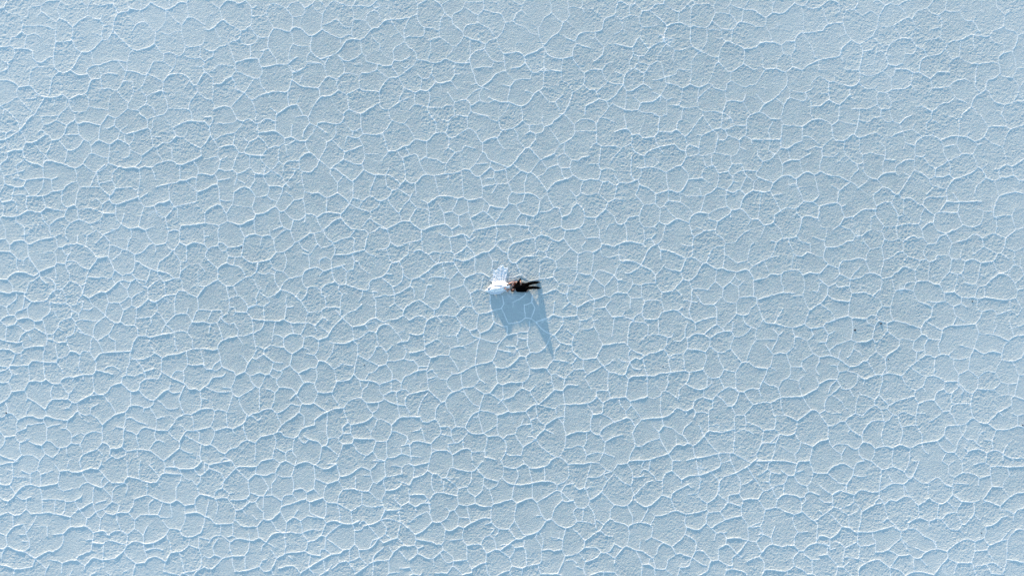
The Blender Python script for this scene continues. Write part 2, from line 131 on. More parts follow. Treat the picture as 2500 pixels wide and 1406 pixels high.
(1,0):'''s18,11 27,1 38,3 40,5 45,4 50,1 57,11 57,20 60,21;9,4 13,8 18,11 20,18 21,25;w10,16 2,23 0,31;57,10 63,8;60,21 72,19 75,15 80,5 83,3;84,5 92,7 100,12 107,21 107,33 104,39;75,15 76,20 80,28 84,35;s84,35 91,36 104,39 108,34 117,35 121,38 125,42 131,44 142,36;100,12 106,4 116,3 122,10 131,5 134,0;139,0 148,10 144,18 144,36;117,0 122,10 120,19 107,24;w120,19 116,30 116,35;w130,6 136,13 144,18;s148,10 157,2 168,5 179,8 196,8 200,9 205,6 211,0;179,8 185,0;205,6 208,11 214,8 209,4;180,8 182,18 180,33 179,43;182,24 195,25 199,17 207,13 213,18 214,26;w208,11 211,14 215,8 224,7 226,0;w224,7 226,20 227,24;195,25 204,35;144,31 151,29 157,25 162,24 168,31 172,34 179,35;w163,24 164,18;142,36 147,39 155,43 166,47 172,44 179,43 182,48;w166,47 166,55 169,57;s182,48 173,50 163,63 152,69 140,72 130,63 129,57 131,44;s182,48 190,49 196,45 204,36 213,33 218,27 227,24 237,24 250,25;227,24 230,30 237,40 244,46;w235,40 227,46;250,25 243,38 242,44;w213,33 216,38;190,49 192,65 197,69;203,43 209,51 214,55 213,61;w197,69 213,61 221,69 231,72;244,46 248,45 250,44;244,47 244,51 231,60 231,74;244,51 250,59;s250,70 240,75 231,74 228,80 220,81 211,79 210,85 202,89 192,89;197,69 197,75 211,79;w192,80 190,77 182,80;s192,65 183,72 172,75 163,68;163,68 170,80 170,89 161,98;s161,98 155,95 149,94 138,108;152,70 147,78 147,86 149,94;140,72 151,71;140,72 146,80;130,63 125,69 125,78;w125,70 124,76;s101,79 108,73 113,70;101,79 108,89 122,83 125,78 142,78;104,39 107,44 108,54;108,54 118,57 128,57;108,54 103,64 103,76;s84,35 78,46 78,60 87,72 88,79;78,46 65,45 55,33 50,37 44,38;60,21 57,30 55,33;s44,38 30,30 21,25 11,34 5,37 2,37 0,35;11,34 20,50;s0,60 10,63 17,58 25,56 29,54 33,51 42,48 44,38;42,48 48,55 56,55 63,51 65,45;10,63 10,69 0,75;28,54 33,65 37,77 39,77;56,55 56,72;67,63 77,60;72,62 70,68 66,73;s39,77 49,73 60,72 66,73 69,82 88,79 101,79;w88,79 85,91;39,77 38,87 35,81 16,80 11,86 0,87;38,87 34,83;71,84 70,90 67,95 60,96 39,87;s0,90 5,92 10,97 10,109 9,122 0,120;s32,95 25,97 21,102 10,103;38,88 33,94 37,102 38,108 49,113;32,95 35,98 38,104;58,97 49,113 37,125 32,132;w36,111 38,110 49,114;9,122 13,133;s10,135 22,130 32,132 37,140;s50,114 57,122 67,117 77,114 86,112 101,112 107,99;67,95 69,105 77,112;101,79 106,84 106,98;106,90 122,83;s107,99 120,106 138,108 141,119;119,93 116,101;125,78 142,78 147,84;101,112 104,130;w78,114 80,120;57,122 61,132 60,140;80,132 89,138;s88,138 98,133 103,130 112,128 116,133 120,140;115,120 113,127;s128,140 134,128 141,119 154,117 165,110;161,98 163,110 173,116 175,125 176,134;w154,118 156,124 160,132 169,138;161,98 170,90 183,91 188,95 189,107;s173,116 189,108 193,111 205,111 213,113;s213,113 216,106 225,96 236,94 250,87;192,89 189,95;210,85 219,92 226,97;228,80 233,94;236,94 243,108 240,115 237,125;243,108 250,108;213,113 214,130 217,133 224,134 237,125 249,120;s170,140 176,134 190,139 199,134 214,125;224,134 226,140;250,80 245,84 240,81;110,85 106,90''',
(1,1):'''0,3 9,2 10,6 6,15 7,25;9,0 10,6;0,8 6,16;s7,25 0,36;7,25 11,31 17,39;12,10 34,10 39,5;s39,5 47,8 54,5 64,11 75,5 85,8;37,0 39,5;63,0 62,8;85,8 88,0;12,30 22,25 36,24;36,24 37,22 43,15 47,8;64,11 64,20 66,22 65,27 54,33 48,28;64,11 66,21;s66,21 86,20 97,29;86,20 86,8;s17,40 35,37 42,46 48,46 55,49 68,48;36,24 35,37;54,33 48,46;65,27 72,32 78,41;75,43 68,48;78,41 86,38 91,39;91,39 98,34 98,29;s97,29 105,27 116,32 123,32;107,12 106,27;w105,0 110,6;110,3 120,1 126,3 128,10 128,13;s128,13 137,14 138,10 143,9 160,11 168,8 169,0;125,3 128,0;168,8 174,14 181,20 191,16;190,0 191,16 192,24;181,20 180,25;123,32 132,22 137,14;s128,13 121,20 120,28;133,15 132,22;137,14 149,22;161,11 160,24 155,30 149,33;w132,21 144,29 149,33;123,32 124,39 128,46;149,33 148,40 140,54;155,30 163,38 171,45;174,26 172,34;174,26 182,28 188,28;188,28 193,23;s193,23 206,24 217,22 229,7;225,0 229,7 243,11 250,16;243,11 250,3;217,22 220,31 221,36 225,44;188,28 193,37 195,48 195,54 192,60;171,45 178,43 193,40;98,34 100,45;98,38 110,31;91,39 90,48 91,57 96,61;s96,61 102,56 115,56 117,52 128,46 140,55;w100,45 102,52;17,40 16,51 19,55 17,66;0,54 16,51;19,55 27,51;42,46 38,52 35,66;55,49 57,64;69,50 70,57 78,67;68,48 75,49;s78,67 72,73 62,74;78,67 91,57;s17,66 24,68 34,67;17,66 11,73;s0,72 7,74 12,72;34,67 39,72;39,71 50,68 55,64 61,71 62,74;12,72 16,80;16,80 31,77;39,72 39,78 36,86;40,79 49,84;15,85 16,80;s0,91 15,85 18,103;62,74 60,82 55,90;s36,94 47,88 55,90 62,100;36,94 35,104 34,109;18,103 26,105 35,104;18,103 18,110;s0,118 9,112 19,110 26,120;33,110 26,120;w33,110 47,112 58,114;62,100 58,113 62,121;62,100 76,98 79,88;73,74 74,81 79,87;s79,87 91,87 95,89;74,67 73,74;w82,69 85,74;81,68 92,74 99,84;95,62 96,69;105,65 110,66 108,73 99,84;110,66 116,66;s95,89 99,84 104,89;96,61 97,61;115,56 116,66 119,69;s119,69 129,70 133,66 137,63 140,56;140,56 152,63;152,63 154,66 153,72 157,76 162,83;s152,63 169,54;171,45 169,54;169,54 184,60 192,60;195,50 212,48;214,57 216,57 217,54 224,45;w206,56 215,57;s225,44 235,43 241,39 250,37;w232,32 243,38;245,39 248,48;235,43 241,52 248,48;241,52 244,65 245,79;192,60 194,67;s153,66 160,66 180,81 184,78 194,67;w184,62 180,68;162,83 170,73;177,81 181,82 181,92 180,101;s194,67 206,73 221,73 230,76 239,85;206,73 209,74 205,84 202,92 202,99;225,65 222,73;221,74 222,87 228,91;s245,79 239,85 236,90 229,92;s245,79 250,82;236,90 250,99;s229,92 224,101 214,105 202,99 193,105;181,101 193,105;162,83 162,95;119,69 119,79 122,93;99,84 99,84;w112,84 119,82;s122,93 131,96 138,95 149,101 162,95;s162,95 176,108 166,121;181,101 176,108;193,105 190,114;176,110 187,114 196,117 203,118;214,105 212,112 203,118;150,101 148,119;122,93 120,102;95,89 94,96 89,105 89,108;76,98 81,103 88,105;94,96 90,97;99,94 106,99 109,104;109,104 120,102;s109,104 97,117 91,117 86,112 72,120 62,121;89,105 86,112;120,102 122,112 122,120;s62,121 60,127 50,131 43,134 28,130;28,130 26,120;28,130 17,135;0,132 17,135 16,140;0,120 2,132;60,127 61,140;44,134 44,140;w72,120 74,125;91,117 91,124 95,136 103,139;97,117 108,128 120,126 123,121;84,140 95,136;123,121 131,121 137,125;108,128 107,134 103,139;108,128 108,132;s137,125 148,119 166,121 166,126;137,125 139,132 145,139;s142,139 148,138 158,129 166,126 171,132 179,139;202,118 203,124 200,127 204,127 201,123;203,124 208,131 222,139;s208,140 213,137 222,139 240,130 250,130;225,101 226,108 237,120 240,130;237,120 241,113 250,106;179,139 194,140;200,127 193,136;123,121 122,130;145,139 143,140''',
(1,2):'''s44,0 49,9 54,6;s49,9 54,6 62,5 70,8 77,6 80,7 84,11;61,0 61,5;77,6 79,0;84,11 90,6 98,0;16,0 17,15;0,8 5,7;s0,18 4,23 9,20 16,19 17,15 24,17 28,21 35,21 46,20;17,20 21,26 26,25;28,21 26,25 29,32;4,23 1,29 1,33;1,33 8,40 16,47;s16,47 20,43 27,40;27,40 29,32 37,33 45,32;s49,9 47,18 46,32;s45,32 55,39 65,38;s65,38 79,36 86,27;84,11 85,20 87,27;s87,27 97,26 107,19 110,15;68,18 70,9;105,0 107,9 110,15;s110,15 117,12 128,4 133,4;129,0 129,4;133,4 145,1 150,0;147,0 147,6 156,14;156,14 167,11 177,8 183,0;133,4 138,17 142,22;115,15 120,23 126,26;156,14 157,18 142,22;177,8 183,11 182,20 182,28;156,16 159,21 158,30;s158,30 170,30 180,28 194,24;196,0 200,4 209,0;s200,4 197,13 195,24;195,24 200,29 209,32;224,0 227,14;227,14 235,20 250,15;227,14 222,22 212,24;249,15 248,30;222,22 226,36 229,39;229,39 237,38 248,30;183,28 183,38;183,38 181,48;158,30 154,36 148,33 140,37 140,42;154,36 155,50;w155,47 172,42;127,30 138,19;128,30 127,47;s120,55 122,50 128,47 139,46 145,50 155,50;119,28 127,31;97,29 100,38 96,50;79,36 83,46 88,49;88,49 96,51 102,59;88,49 86,54;65,39 64,48;63,51 71,54 79,52 85,54;s65,38 63,50 57,56 50,57;37,33 36,43;27,40 35,43 44,46 50,57;50,57 35,68;s16,47 17,60;s0,69 16,60;17,60 26,68 35,68;26,68 28,83;35,68 40,80;28,83 40,80 48,86 53,95;w20,86 28,83;58,56 62,65 66,74;66,74 76,82 86,79;s86,79 92,73;66,74 62,83;62,83 63,91 53,94;63,91 71,93 79,88 79,81;86,55 86,63 92,70;92,72 96,64 103,59;s103,59 112,57 120,55;120,55 119,62 124,70;92,74 106,77 111,81;124,70 126,70 123,80 118,85;116,75 111,81 116,85;124,71 133,69 142,73;s142,73 147,67 158,63;145,50 140,56;155,50 157,59 164,67;158,47 160,45 171,42;181,48 174,51 172,66;164,67 172,66;167,43 174,51;188,40 192,47 201,53;183,38 187,38;s172,66 180,69 193,73;s193,73 200,72 202,62 216,57 221,52;221,52 229,40;221,53 228,54;s238,38 242,50 239,64 229,69;229,39 237,38;216,60 229,69;229,69 231,77;242,54 250,58;231,77 250,70;204,81 216,80 231,77;204,73 206,82;193,73 192,80 188,87;205,74 211,76;206,82 209,86;209,86 208,107;164,67 164,75 168,78;168,78 174,77;142,73 143,80 147,84;147,84 148,94;168,78 166,85 165,94;s142,100 148,94 165,95 165,104;w147,81 156,78;s111,81 117,86 125,99;125,99 142,99;142,99 144,106 135,117;143,109 150,110;100,80 99,88 100,94;100,94 108,93;s100,94 97,109;79,88 72,93 71,108;s53,95 51,100;53,95 63,91;30,84 30,94;30,94 27,102 21,108;30,94 36,94 38,100;s38,100 51,100;51,100 58,108;s58,108 71,108;s71,108 73,110 87,111 97,109;s97,109 105,113 115,113 122,113;126,100 124,113;122,113 128,113 134,117;0,97 9,98 20,98 19,106;10,98 4,109;0,112 7,114 15,113 21,108;38,100 35,104;21,108 27,114 36,113;7,114 5,125;15,114 20,126 21,134;58,108 59,124;59,125 70,119 73,110;36,113 41,122 39,129;39,129 48,129 59,126;s18,140 22,134 39,129;39,129 47,139;60,126 62,140;87,111 84,122 82,137;83,128 90,128 96,132;96,132 96,140;96,132 103,127 109,126;105,113 109,126 117,127;122,113 120,122 117,127;117,127 121,132 119,140;121,132 130,129 139,134;136,117 137,123;s139,134 150,130 152,126;140,117 152,126;s152,126 158,117 168,108;s160,98 168,107 180,118;168,107 175,101 186,96 192,90;s180,118 195,115 200,110 209,107;s209,107 218,112 226,109 235,108 242,104;218,112 225,115;180,118 182,130 180,134;s153,137 172,138 180,134;196,114 199,120;s209,124 215,116 225,115;181,134 190,131 201,123 209,125;225,115 230,120 238,130 241,136;209,125 212,140;181,134 186,140;s235,138 241,136 248,135 250,130;231,89 243,98;s242,104 243,98 247,92 250,91;225,94 231,89 232,79;242,104 250,108;236,125 244,122;139,134 140,140''',
(1,3):'''s0,4 6,5 10,6 16,3;16,0 16,4 19,14 19,19;s19,19 21,25 30,30 36,32 39,36;62,2 70,3 73,5;s73,5 80,1;80,0 91,2 97,2;s97,2 101,7 107,10;s107,10 119,2;120,2 125,4 128,7;73,5 72,11;62,0 63,6 59,13;s50,32 53,22 58,15 63,17;63,17 72,11;62,17 62,20;s72,11 84,18;84,18 82,28 79,35;84,20 95,21;s107,10 104,24;46,16 51,22;w42,11 47,14;0,25 2,29 9,29;9,29 12,23 19,18;9,29 14,31 19,27;s39,36 49,32;38,37 36,44 32,54;s32,54 35,60 42,63;42,63 48,59 57,54 62,50;49,32 55,37 60,36 67,33;s67,33 74,36 79,35;55,37 56,43 62,50;58,45 62,50 67,51;74,36 71,45 67,51;79,35 83,39 88,43;82,28 92,31 104,24;92,31 95,33 88,40;s104,24 109,30 114,34;s114,34 121,46;88,43 88,46 91,51;w65,23 67,28;0,50 5,47 10,39 21,38 25,34;0,50 4,52 10,55 17,57 32,56;22,51 32,52;42,63 43,71 49,82 52,88;32,61 31,70 27,78;34,60 32,61;s0,77 9,77 12,80;s12,80 16,78 27,78;12,80 11,90 8,98;w9,77 9,70 0,65;27,78 27,90 28,99;w38,75 43,74;w27,81 36,82;s91,51 107,53 112,58;75,53 80,54 86,57 91,51;86,57 84,70 83,78;s52,85 57,84 65,82 73,78 81,77;s112,58 121,46 134,47;s134,46 138,57 156,57;136,30 137,40 134,46;s114,34 127,28 130,27 136,27 139,19;124,10 134,13;134,12 138,6 139,0;134,12 139,19;s139,19 147,20 158,29;147,20 156,8 157,0;187,0 187,12;187,12 184,22 182,35;s182,35 176,42 161,44;158,29 161,44;s161,44 155,57;158,29 169,22;165,22 181,25;187,12 198,18 213,25;198,18 206,10 209,2;209,2 215,1 221,8;221,8 229,0;221,8 224,13 223,19 221,23;s213,25 221,23;213,25 207,32 200,34 196,41;s182,35 189,42 196,41;s196,43 206,44 213,48;s213,48 227,43 230,41;221,23 229,35 229,41;224,18 231,19 243,16;243,16 246,9 243,0;243,16 250,20;229,41 233,41 240,46;240,46 244,38 250,36;240,46 240,54;189,42 191,52 192,56;200,45 198,50 193,54 191,63;213,48 214,57 218,61;218,61 219,65;218,61 228,56 234,57;228,43 228,56;234,57 240,54 246,54 250,58;234,57 235,72;s219,65 228,70 235,72;250,60 245,65 245,73 250,82;235,72 245,73;235,72 239,88;103,67 112,60;112,58 119,71;s119,71 128,72 133,70;138,57 133,70;112,60 104,66;119,71 117,74 105,71 103,71;105,71 99,77 88,83;117,74 116,81;s133,70 149,81;s149,81 159,77 170,76;170,76 176,68 185,64 191,64;156,57 158,65 163,71;w148,70 150,66;163,71 164,75;s191,64 197,70;s197,70 212,69 219,65;197,70 200,77 205,82;212,69 211,78 205,82;205,82 205,86;s205,86 199,91 192,94 178,97;170,76 171,83 175,94;205,86 211,90 216,90 228,97;s228,97 238,88 250,87;81,77 88,83;88,83 90,90 93,96;67,52 67,78;s91,103 94,97 107,88 115,82;115,82 121,86 121,97;s149,81 143,84 134,91;134,91 134,97;s134,97 120,101 114,110 110,113;52,88 60,88 65,92 69,87;60,88 59,84;s52,88 47,95 35,101;s0,101 7,99;7,99 12,104;s12,104 28,100 35,101;36,107 34,102;12,104 11,112 7,121;s0,122 7,121;s7,121 14,125 17,129 25,132;47,96 49,107 52,115;25,132 32,126 38,125 45,118 52,115;w31,118 32,125;s52,115 62,119;s62,119 69,111 84,108 89,105;w66,102 70,110;s89,105 94,106 98,111 109,113;s110,113 113,109;109,113 107,128 112,136;84,108 87,117 84,130 83,135;87,125 99,131;99,131 104,127 107,127;99,131 99,140;150,81 149,95 149,108 151,113;175,94 168,100 169,107 163,112;175,94 178,97 178,107;169,107 178,107;151,113 163,112;s121,110 127,114 138,117 143,123 148,122 151,113;115,111 118,117 123,119 128,115;w139,105 147,104;163,112 164,117 169,120;s169,120 180,119 182,113;178,107 182,113;s182,113 207,114;207,114 209,117;s209,117 222,117;s222,117 228,105 228,97;228,105 234,105 247,111 248,114 250,116;w203,112 203,106 211,98;211,90 208,98;w197,98 202,103;142,124 140,140;149,124 165,131;169,120 164,134 160,140;180,119 188,130 197,134;s197,134 205,129 209,117;205,129 209,134 210,138 220,140;197,134 193,140;222,117 222,133 223,137;223,136 232,136 240,132 250,133;250,118 240,122;223,137 220,140;62,119 62,130 61,140;25,132 25,137 35,140;25,137 20,140;67,140 83,138 89,140;240,126 238,133;249,114 245,120''',
(1,4):'''s0,2 5,5 14,3 25,1 33,0;32,0 37,9;s0,15 5,10 8,9;5,5 5,9;8,9 20,15;20,15 24,24;s24,24 37,9;s37,9 42,7 62,7;38,9 53,24;62,7 70,0;63,7 62,16;s62,16 75,18 81,15 86,15;53,24 62,16;88,0 92,3;s86,15 92,3 99,0;99,0 107,4 110,6;s110,6 123,1 133,5 138,5;112,0 110,6;138,5 140,0;s138,5 147,10 161,7;160,0 161,4;150,4 161,3;161,3 163,12 165,19;s165,19 176,17 190,8 202,11;205,0 220,2;s220,0 220,12 221,20;221,19 241,16;202,11 202,18;202,12 210,3;203,18 206,26 210,28;s210,28 221,20;194,18 203,18;241,16 241,8 250,4;228,6 233,6 241,8;236,24 249,30;221,20 218,25 222,35;206,26 200,37;s200,37 192,37 180,34 169,35;184,20 184,34;163,24 165,19;s163,24 150,28;150,28 135,22;135,22 135,5;163,24 169,35;169,35 165,40 164,50;s164,50 162,52 148,50 144,46;150,28 147,33 145,45;135,22 133,34;s133,34 124,39;133,34 140,42;124,39 119,34 109,34;109,34 108,24 106,19;86,15 95,20 106,18;110,6 107,15 106,19;86,15 87,22 82,28 81,41;s81,41 86,44 94,49;62,16 70,20 78,33 78,36;78,36 72,43;53,24 52,40;24,24 22,33;21,34 30,40 35,39;22,33 15,36 11,45;s0,42 11,43;24,24 20,30;28,40 28,46;s14,47 20,45 28,46;s31,48 51,46 52,40;28,46 38,60;s38,60 45,59 56,52;52,40 55,39 62,41 67,43;67,43 62,50 55,50 51,46;67,43 72,43 82,42;72,43 71,58;63,51 65,57 72,63;11,45 16,54 14,65;0,68 5,50;38,60 37,72 34,77;47,61 51,67;s0,71 8,71 13,77 20,77 34,76;20,77 20,91;34,76 34,91;37,74 47,80 62,80;64,79 67,76 75,72;s75,72 80,72 92,62;58,66 64,72;72,63 72,71;s92,62 94,56 104,53 123,46;94,49 95,55;94,49 97,43 107,41 108,36;106,41 112,48;109,34 107,40;124,39 124,46;s124,46 128,50 145,44;128,50 128,60 131,65 145,69;150,51 148,65 145,69;92,62 100,75;114,60 109,69;s100,75 108,69 117,73;117,73 123,69 130,68 145,70;s145,70 148,76;s148,76 158,73 168,76 180,77 189,72;164,50 179,61;179,61 192,53;192,53 192,39;192,53 202,56 217,55;162,52 163,65;179,61 180,76;165,65 165,73;81,73 88,82;100,75 98,86;98,86 88,85;s98,86 84,89 75,96;64,80 65,94;s31,97 40,95 55,97 60,97 66,94 75,96;37,95 34,91 28,93;19,91 31,99;20,91 10,93 5,100;0,95 5,96;17,95 10,105 10,115;53,95 53,89;31,99 30,104 34,116;56,99 53,110 49,116;s34,116 49,115;s22,119 34,116;0,116 6,119 12,115 22,119;s0,129 8,132 22,119;34,116 34,125 38,134;48,116 49,133;s37,135 50,134 67,129;67,129 72,135;67,129 70,122 76,120;s72,135 81,133 88,119;75,96 70,104 69,110;75,99 86,106;81,109 88,117;s88,117 98,114;88,117 88,119;98,86 97,92 98,100;98,88 105,87 114,89;117,73 119,85 117,89;119,88 130,84 141,85;148,76 142,91;s125,99 136,96 142,91;117,89 125,99;s97,114 104,112 122,110 126,99;99,103 97,114;s122,110 129,114 141,116;142,91 148,93;148,93 152,88 167,77;148,93 147,108;141,116 142,108 147,108;150,96 161,104 166,109;147,108 153,113;s143,119 155,114 165,113 169,109 177,108;s141,120 127,130;128,114 127,130;102,117 105,120;s127,130 117,137;81,133 84,140;s90,131 107,128 117,137;102,116 107,120;127,130 134,140;141,120 145,120;144,120 146,134;146,134 150,134 155,127;s140,140 147,134;s155,132 165,124 173,122 177,124;163,119 168,124;s189,77 194,73 203,80;s182,77 189,73;s196,80 208,76 214,72;214,72 216,68 220,60;182,77 183,85 183,102;183,85 191,84 194,80;203,80 213,94;200,79 203,80;213,94 205,97 202,105;s188,108 201,107 213,95;s177,108 183,102 188,108;177,108 175,124;188,108 189,117;s177,124 189,117;189,117 197,126;177,124 183,134 183,138;s183,138 195,130 206,123 225,121;206,123 206,117 218,106;206,124 205,140;213,94 218,100;213,94 220,90 227,95;216,72 222,82 220,90;217,48 216,50 220,60;200,37 207,44 216,48;216,48 221,36;s221,36 232,35 240,29;s220,60 237,60 240,55 248,50;240,55 232,47 232,42;238,60 238,74;215,72 227,71 239,75;s239,75 250,80;239,75 235,94;s218,100 235,94;235,94 243,102;s230,112 240,104 250,103;225,105 230,112;s225,121 230,112;225,121 227,135;238,110 246,120;222,140 225,137 238,136;s238,131 250,127;0,15 0,2;s220,60 215,72;248,50 250,52;249,35 249,50''',
(2,0):'''7,0 10,6;s10,6 22,0;10,6 9,18;s0,22 9,18;9,18 11,27 18,34 30,35 36,38 38,24 42,18;s30,0 38,7 43,16 52,24 53,30 65,40;38,5 49,0;42,18 38,22;52,24 54,17 63,13 68,3 68,0;69,3 82,3 90,2 91,0;91,0 90,12 84,19 83,28 80,30 70,31 65,40;68,10 77,16 83,20;s90,11 103,16 112,18 117,28;w113,18 116,11;117,28 127,25 131,16 136,13 140,2 150,0;125,0 130,4 137,7;136,13 142,18;125,25 130,30 142,34 147,40;w151,30 157,35;171,0 173,15 163,24 161,30 157,35 158,43 161,57;w147,41 158,43;173,17 180,23 188,27 195,20 194,9 209,10 211,0;194,9 193,0;209,10 213,16;w211,11 225,13 231,18 238,24;s250,18 238,24 235,36 227,40 227,46;s188,27 183,38 172,47 163,57;192,27 200,33;s227,40 212,40 205,44 202,50 192,47 187,43;227,46 220,48;227,46 237,58 238,60;s238,60 235,68 225,75;w238,60 250,55;202,50 204,54 200,60 199,69;204,54 220,59;s163,57 170,68 182,72 187,72 199,69;s163,57 155,63 142,68 140,70;106,47 113,40 117,28;s65,40 66,44 78,49 84,50 93,54 97,50 106,47;106,47 111,61 115,66;s115,66 124,65 134,64 140,70 141,77;s141,77 150,89 160,86 164,83 166,87 175,86 185,88;w129,63 131,53 138,53;83,31 91,32 97,35 103,44;w85,40 85,49;s93,54 91,60 82,62 74,70 74,77;74,49 74,69;66,44 62,52 53,57 37,46 27,50;18,35 17,44 8,45 0,44;27,50 26,62 22,73;w17,45 25,50;36,38 37,46;53,57 53,61 44,72;s0,59 7,64 9,73 18,74 29,77 38,76 44,72 56,77 74,77;9,73 5,80 0,84;74,69 68,77;s74,77 78,90 82,102 87,107;91,60 98,70 103,75 115,75;103,75 100,82 92,82 78,84;115,66 116,76 117,87;s117,87 105,91 97,100 90,107;w117,87 128,99;s141,77 135,82 124,84;29,77 27,90 32,100;56,77 54,82 55,91 50,99;s32,100 38,102 50,99;26,93 23,96 15,96 10,91;15,96 14,110;s0,110 7,113 13,110 22,111 32,100;w38,102 39,112;50,99 59,110;46,113 55,125;55,91 61,91;82,102 75,104;s128,99 135,97 147,97;s123,106 128,99;147,97 149,89;123,106 122,125;112,103 123,106;87,107 97,110;87,107 77,113 70,119;87,107 85,116 87,123 96,126 105,122;s96,119 111,125 122,125 136,130 147,123 152,115 158,111;7,113 6,120 6,128;22,111 25,118 22,129;22,129 7,128 0,134;22,131 41,132 44,129 54,129 55,125;s55,125 69,122 75,129;70,119 69,122;75,129 86,123;75,129 75,136 89,140;75,136 71,140;55,125 54,132 55,140;22,131 23,137 25,140;119,126 119,133 116,140;136,130 138,140;158,111 171,125 178,125 183,135;178,125 188,115;s183,140 188,139 195,126 199,113;141,111 151,115;158,111 163,106 163,88;160,85 164,83 167,85 164,88 160,85;165,84 165,64;w163,70 170,68;185,88 187,72;185,88 186,98 195,104 199,113;w186,98 180,103 170,108 165,106;199,69 200,73 205,80 213,90;s213,90 220,86 230,85 235,86;235,86 240,79 248,76;213,90 212,104 199,113;235,86 238,96 242,100 250,101;212,104 220,110 226,110;226,110 228,113 242,100;228,113 231,121;s231,121 240,124 243,131;240,124 250,118;243,131 248,127 250,126;s214,140 215,130 223,126 231,121;243,131 235,140;w225,75 223,71''',
(2,1):'''0,17 4,24 7,29;s0,37 7,30 21,32 32,22 44,22;25,0 32,10 32,22;w33,10 38,8;40,6 47,8 46,18 44,22;s44,22 49,28 60,24 71,16;s47,8 55,1 70,2 72,0;71,2 71,16;s71,16 80,21 85,30 89,34;82,22 86,17;87,0 94,1 99,6 109,8;109,8 109,4 114,0;109,8 110,14 113,19;s113,19 127,16 138,7;138,0 138,7 146,13 162,11 164,15;162,0 162,12;s164,15 174,11 176,7 188,0;s190,1 201,12;201,12 208,6 215,5 222,6 228,11;228,11 234,3 250,9;234,3 236,0;201,12 202,20;202,21 228,20;228,11 228,33;s202,20 198,28 184,36;171,16 184,36;164,15 162,21;146,13 147,20 154,23 162,21;147,20 141,24;154,23 154,29 146,40;128,16 132,25 132,30 141,41;s141,41 146,40 160,54;w124,32 133,30;113,19 107,28 100,28;s89,34 100,28 107,28;107,28 110,35 116,42;89,34 89,45;21,32 21,50 20,53;44,22 48,30 48,38;48,38 56,46;47,40 42,45;56,46 64,44 66,38 80,41;56,46 45,59 43,70;w62,47 64,65;32,53 37,57 44,57;20,53 28,54 33,54;14,55 20,52;0,49 9,49 14,62 21,73;89,45 80,60;s89,45 94,49 96,54 110,60 120,64 126,60;80,60 95,59;100,56 100,64;s126,60 141,41;126,60 136,68;s136,68 144,71 148,70;148,70 160,55;s160,54 177,47;184,36 177,47 181,51;190,34 189,46 198,55;181,51 189,47;181,51 181,60 185,65 196,65;160,55 168,66;155,75 165,71 168,66 180,60;s148,70 155,76 168,93;198,55 196,65 200,73;186,65 187,74 193,78 200,74;s198,55 206,56 210,52 219,50;220,42 224,36 228,34;s228,34 234,38 250,36;234,38 231,60 234,67;219,60 231,60;234,67 242,65 250,68;244,60 250,50;s200,73 213,80 220,78 230,79 234,67;s168,93 178,82 193,77;213,80 209,88 209,95;230,77 236,82 243,81 250,85;236,82 230,96;209,95 220,98 230,96 240,107;209,95 203,100;196,92 203,100 204,108;s204,108 198,114 196,120 187,126;w183,114 190,109 200,110;168,93 168,97 176,112;168,97 159,103;144,71 140,85 141,94;s126,94 132,96 141,96 151,97 159,103;s159,103 157,118 153,123 146,123 136,120;136,120 130,110 138,106 143,97;121,108 130,110;s126,94 120,103 121,108 116,114;120,82 125,94;107,84 116,84 120,80;104,67 103,77 107,84 101,95;117,67 120,80;120,83 136,68;103,77 93,78;s73,66 80,74 86,75 97,65 100,64 104,68 117,66 126,60;80,60 73,67;87,75 89,88 88,101;89,88 107,84;s0,83 7,83 16,74 21,73 30,74 43,72 59,70 66,66 73,67;7,83 8,99;30,74 36,98;47,73 47,79;63,70 67,102;s0,103 3,96;0,103 9,114;s22,108 37,99 52,100 59,102 66,100 71,104 88,101;14,104 22,108 23,116;88,101 94,106 98,111;s98,111 116,114;59,102 57,108 52,118;71,104 72,118 71,120;35,108 42,120;42,120 52,118 60,123 71,120;9,114 23,116 24,123;s9,114 2,124 1,130 14,140 24,137;s24,137 43,133 51,139 60,134 64,137;24,123 24,137;42,120 43,133;60,123 60,134;71,120 81,138;76,125 89,118 94,120 105,130;89,118 91,108;98,111 95,120;51,139 52,140;116,114 105,130;105,130 105,136;s81,138 93,138 105,135 130,134 146,136;130,134 130,129 136,120;107,136 107,140;135,135 135,140;143,125 141,136;146,136 145,140;151,128 153,123;158,118 168,118 176,113 183,114;183,114 186,125 185,136;s185,136 190,140 207,138 212,132;185,136 170,140;s204,108 212,115 214,125;214,125 228,125;214,125 212,132;228,125 227,132 231,140;s228,125 239,115 242,107 250,102;238,115 250,123;w233,115 240,117;240,140 244,133 250,133''',
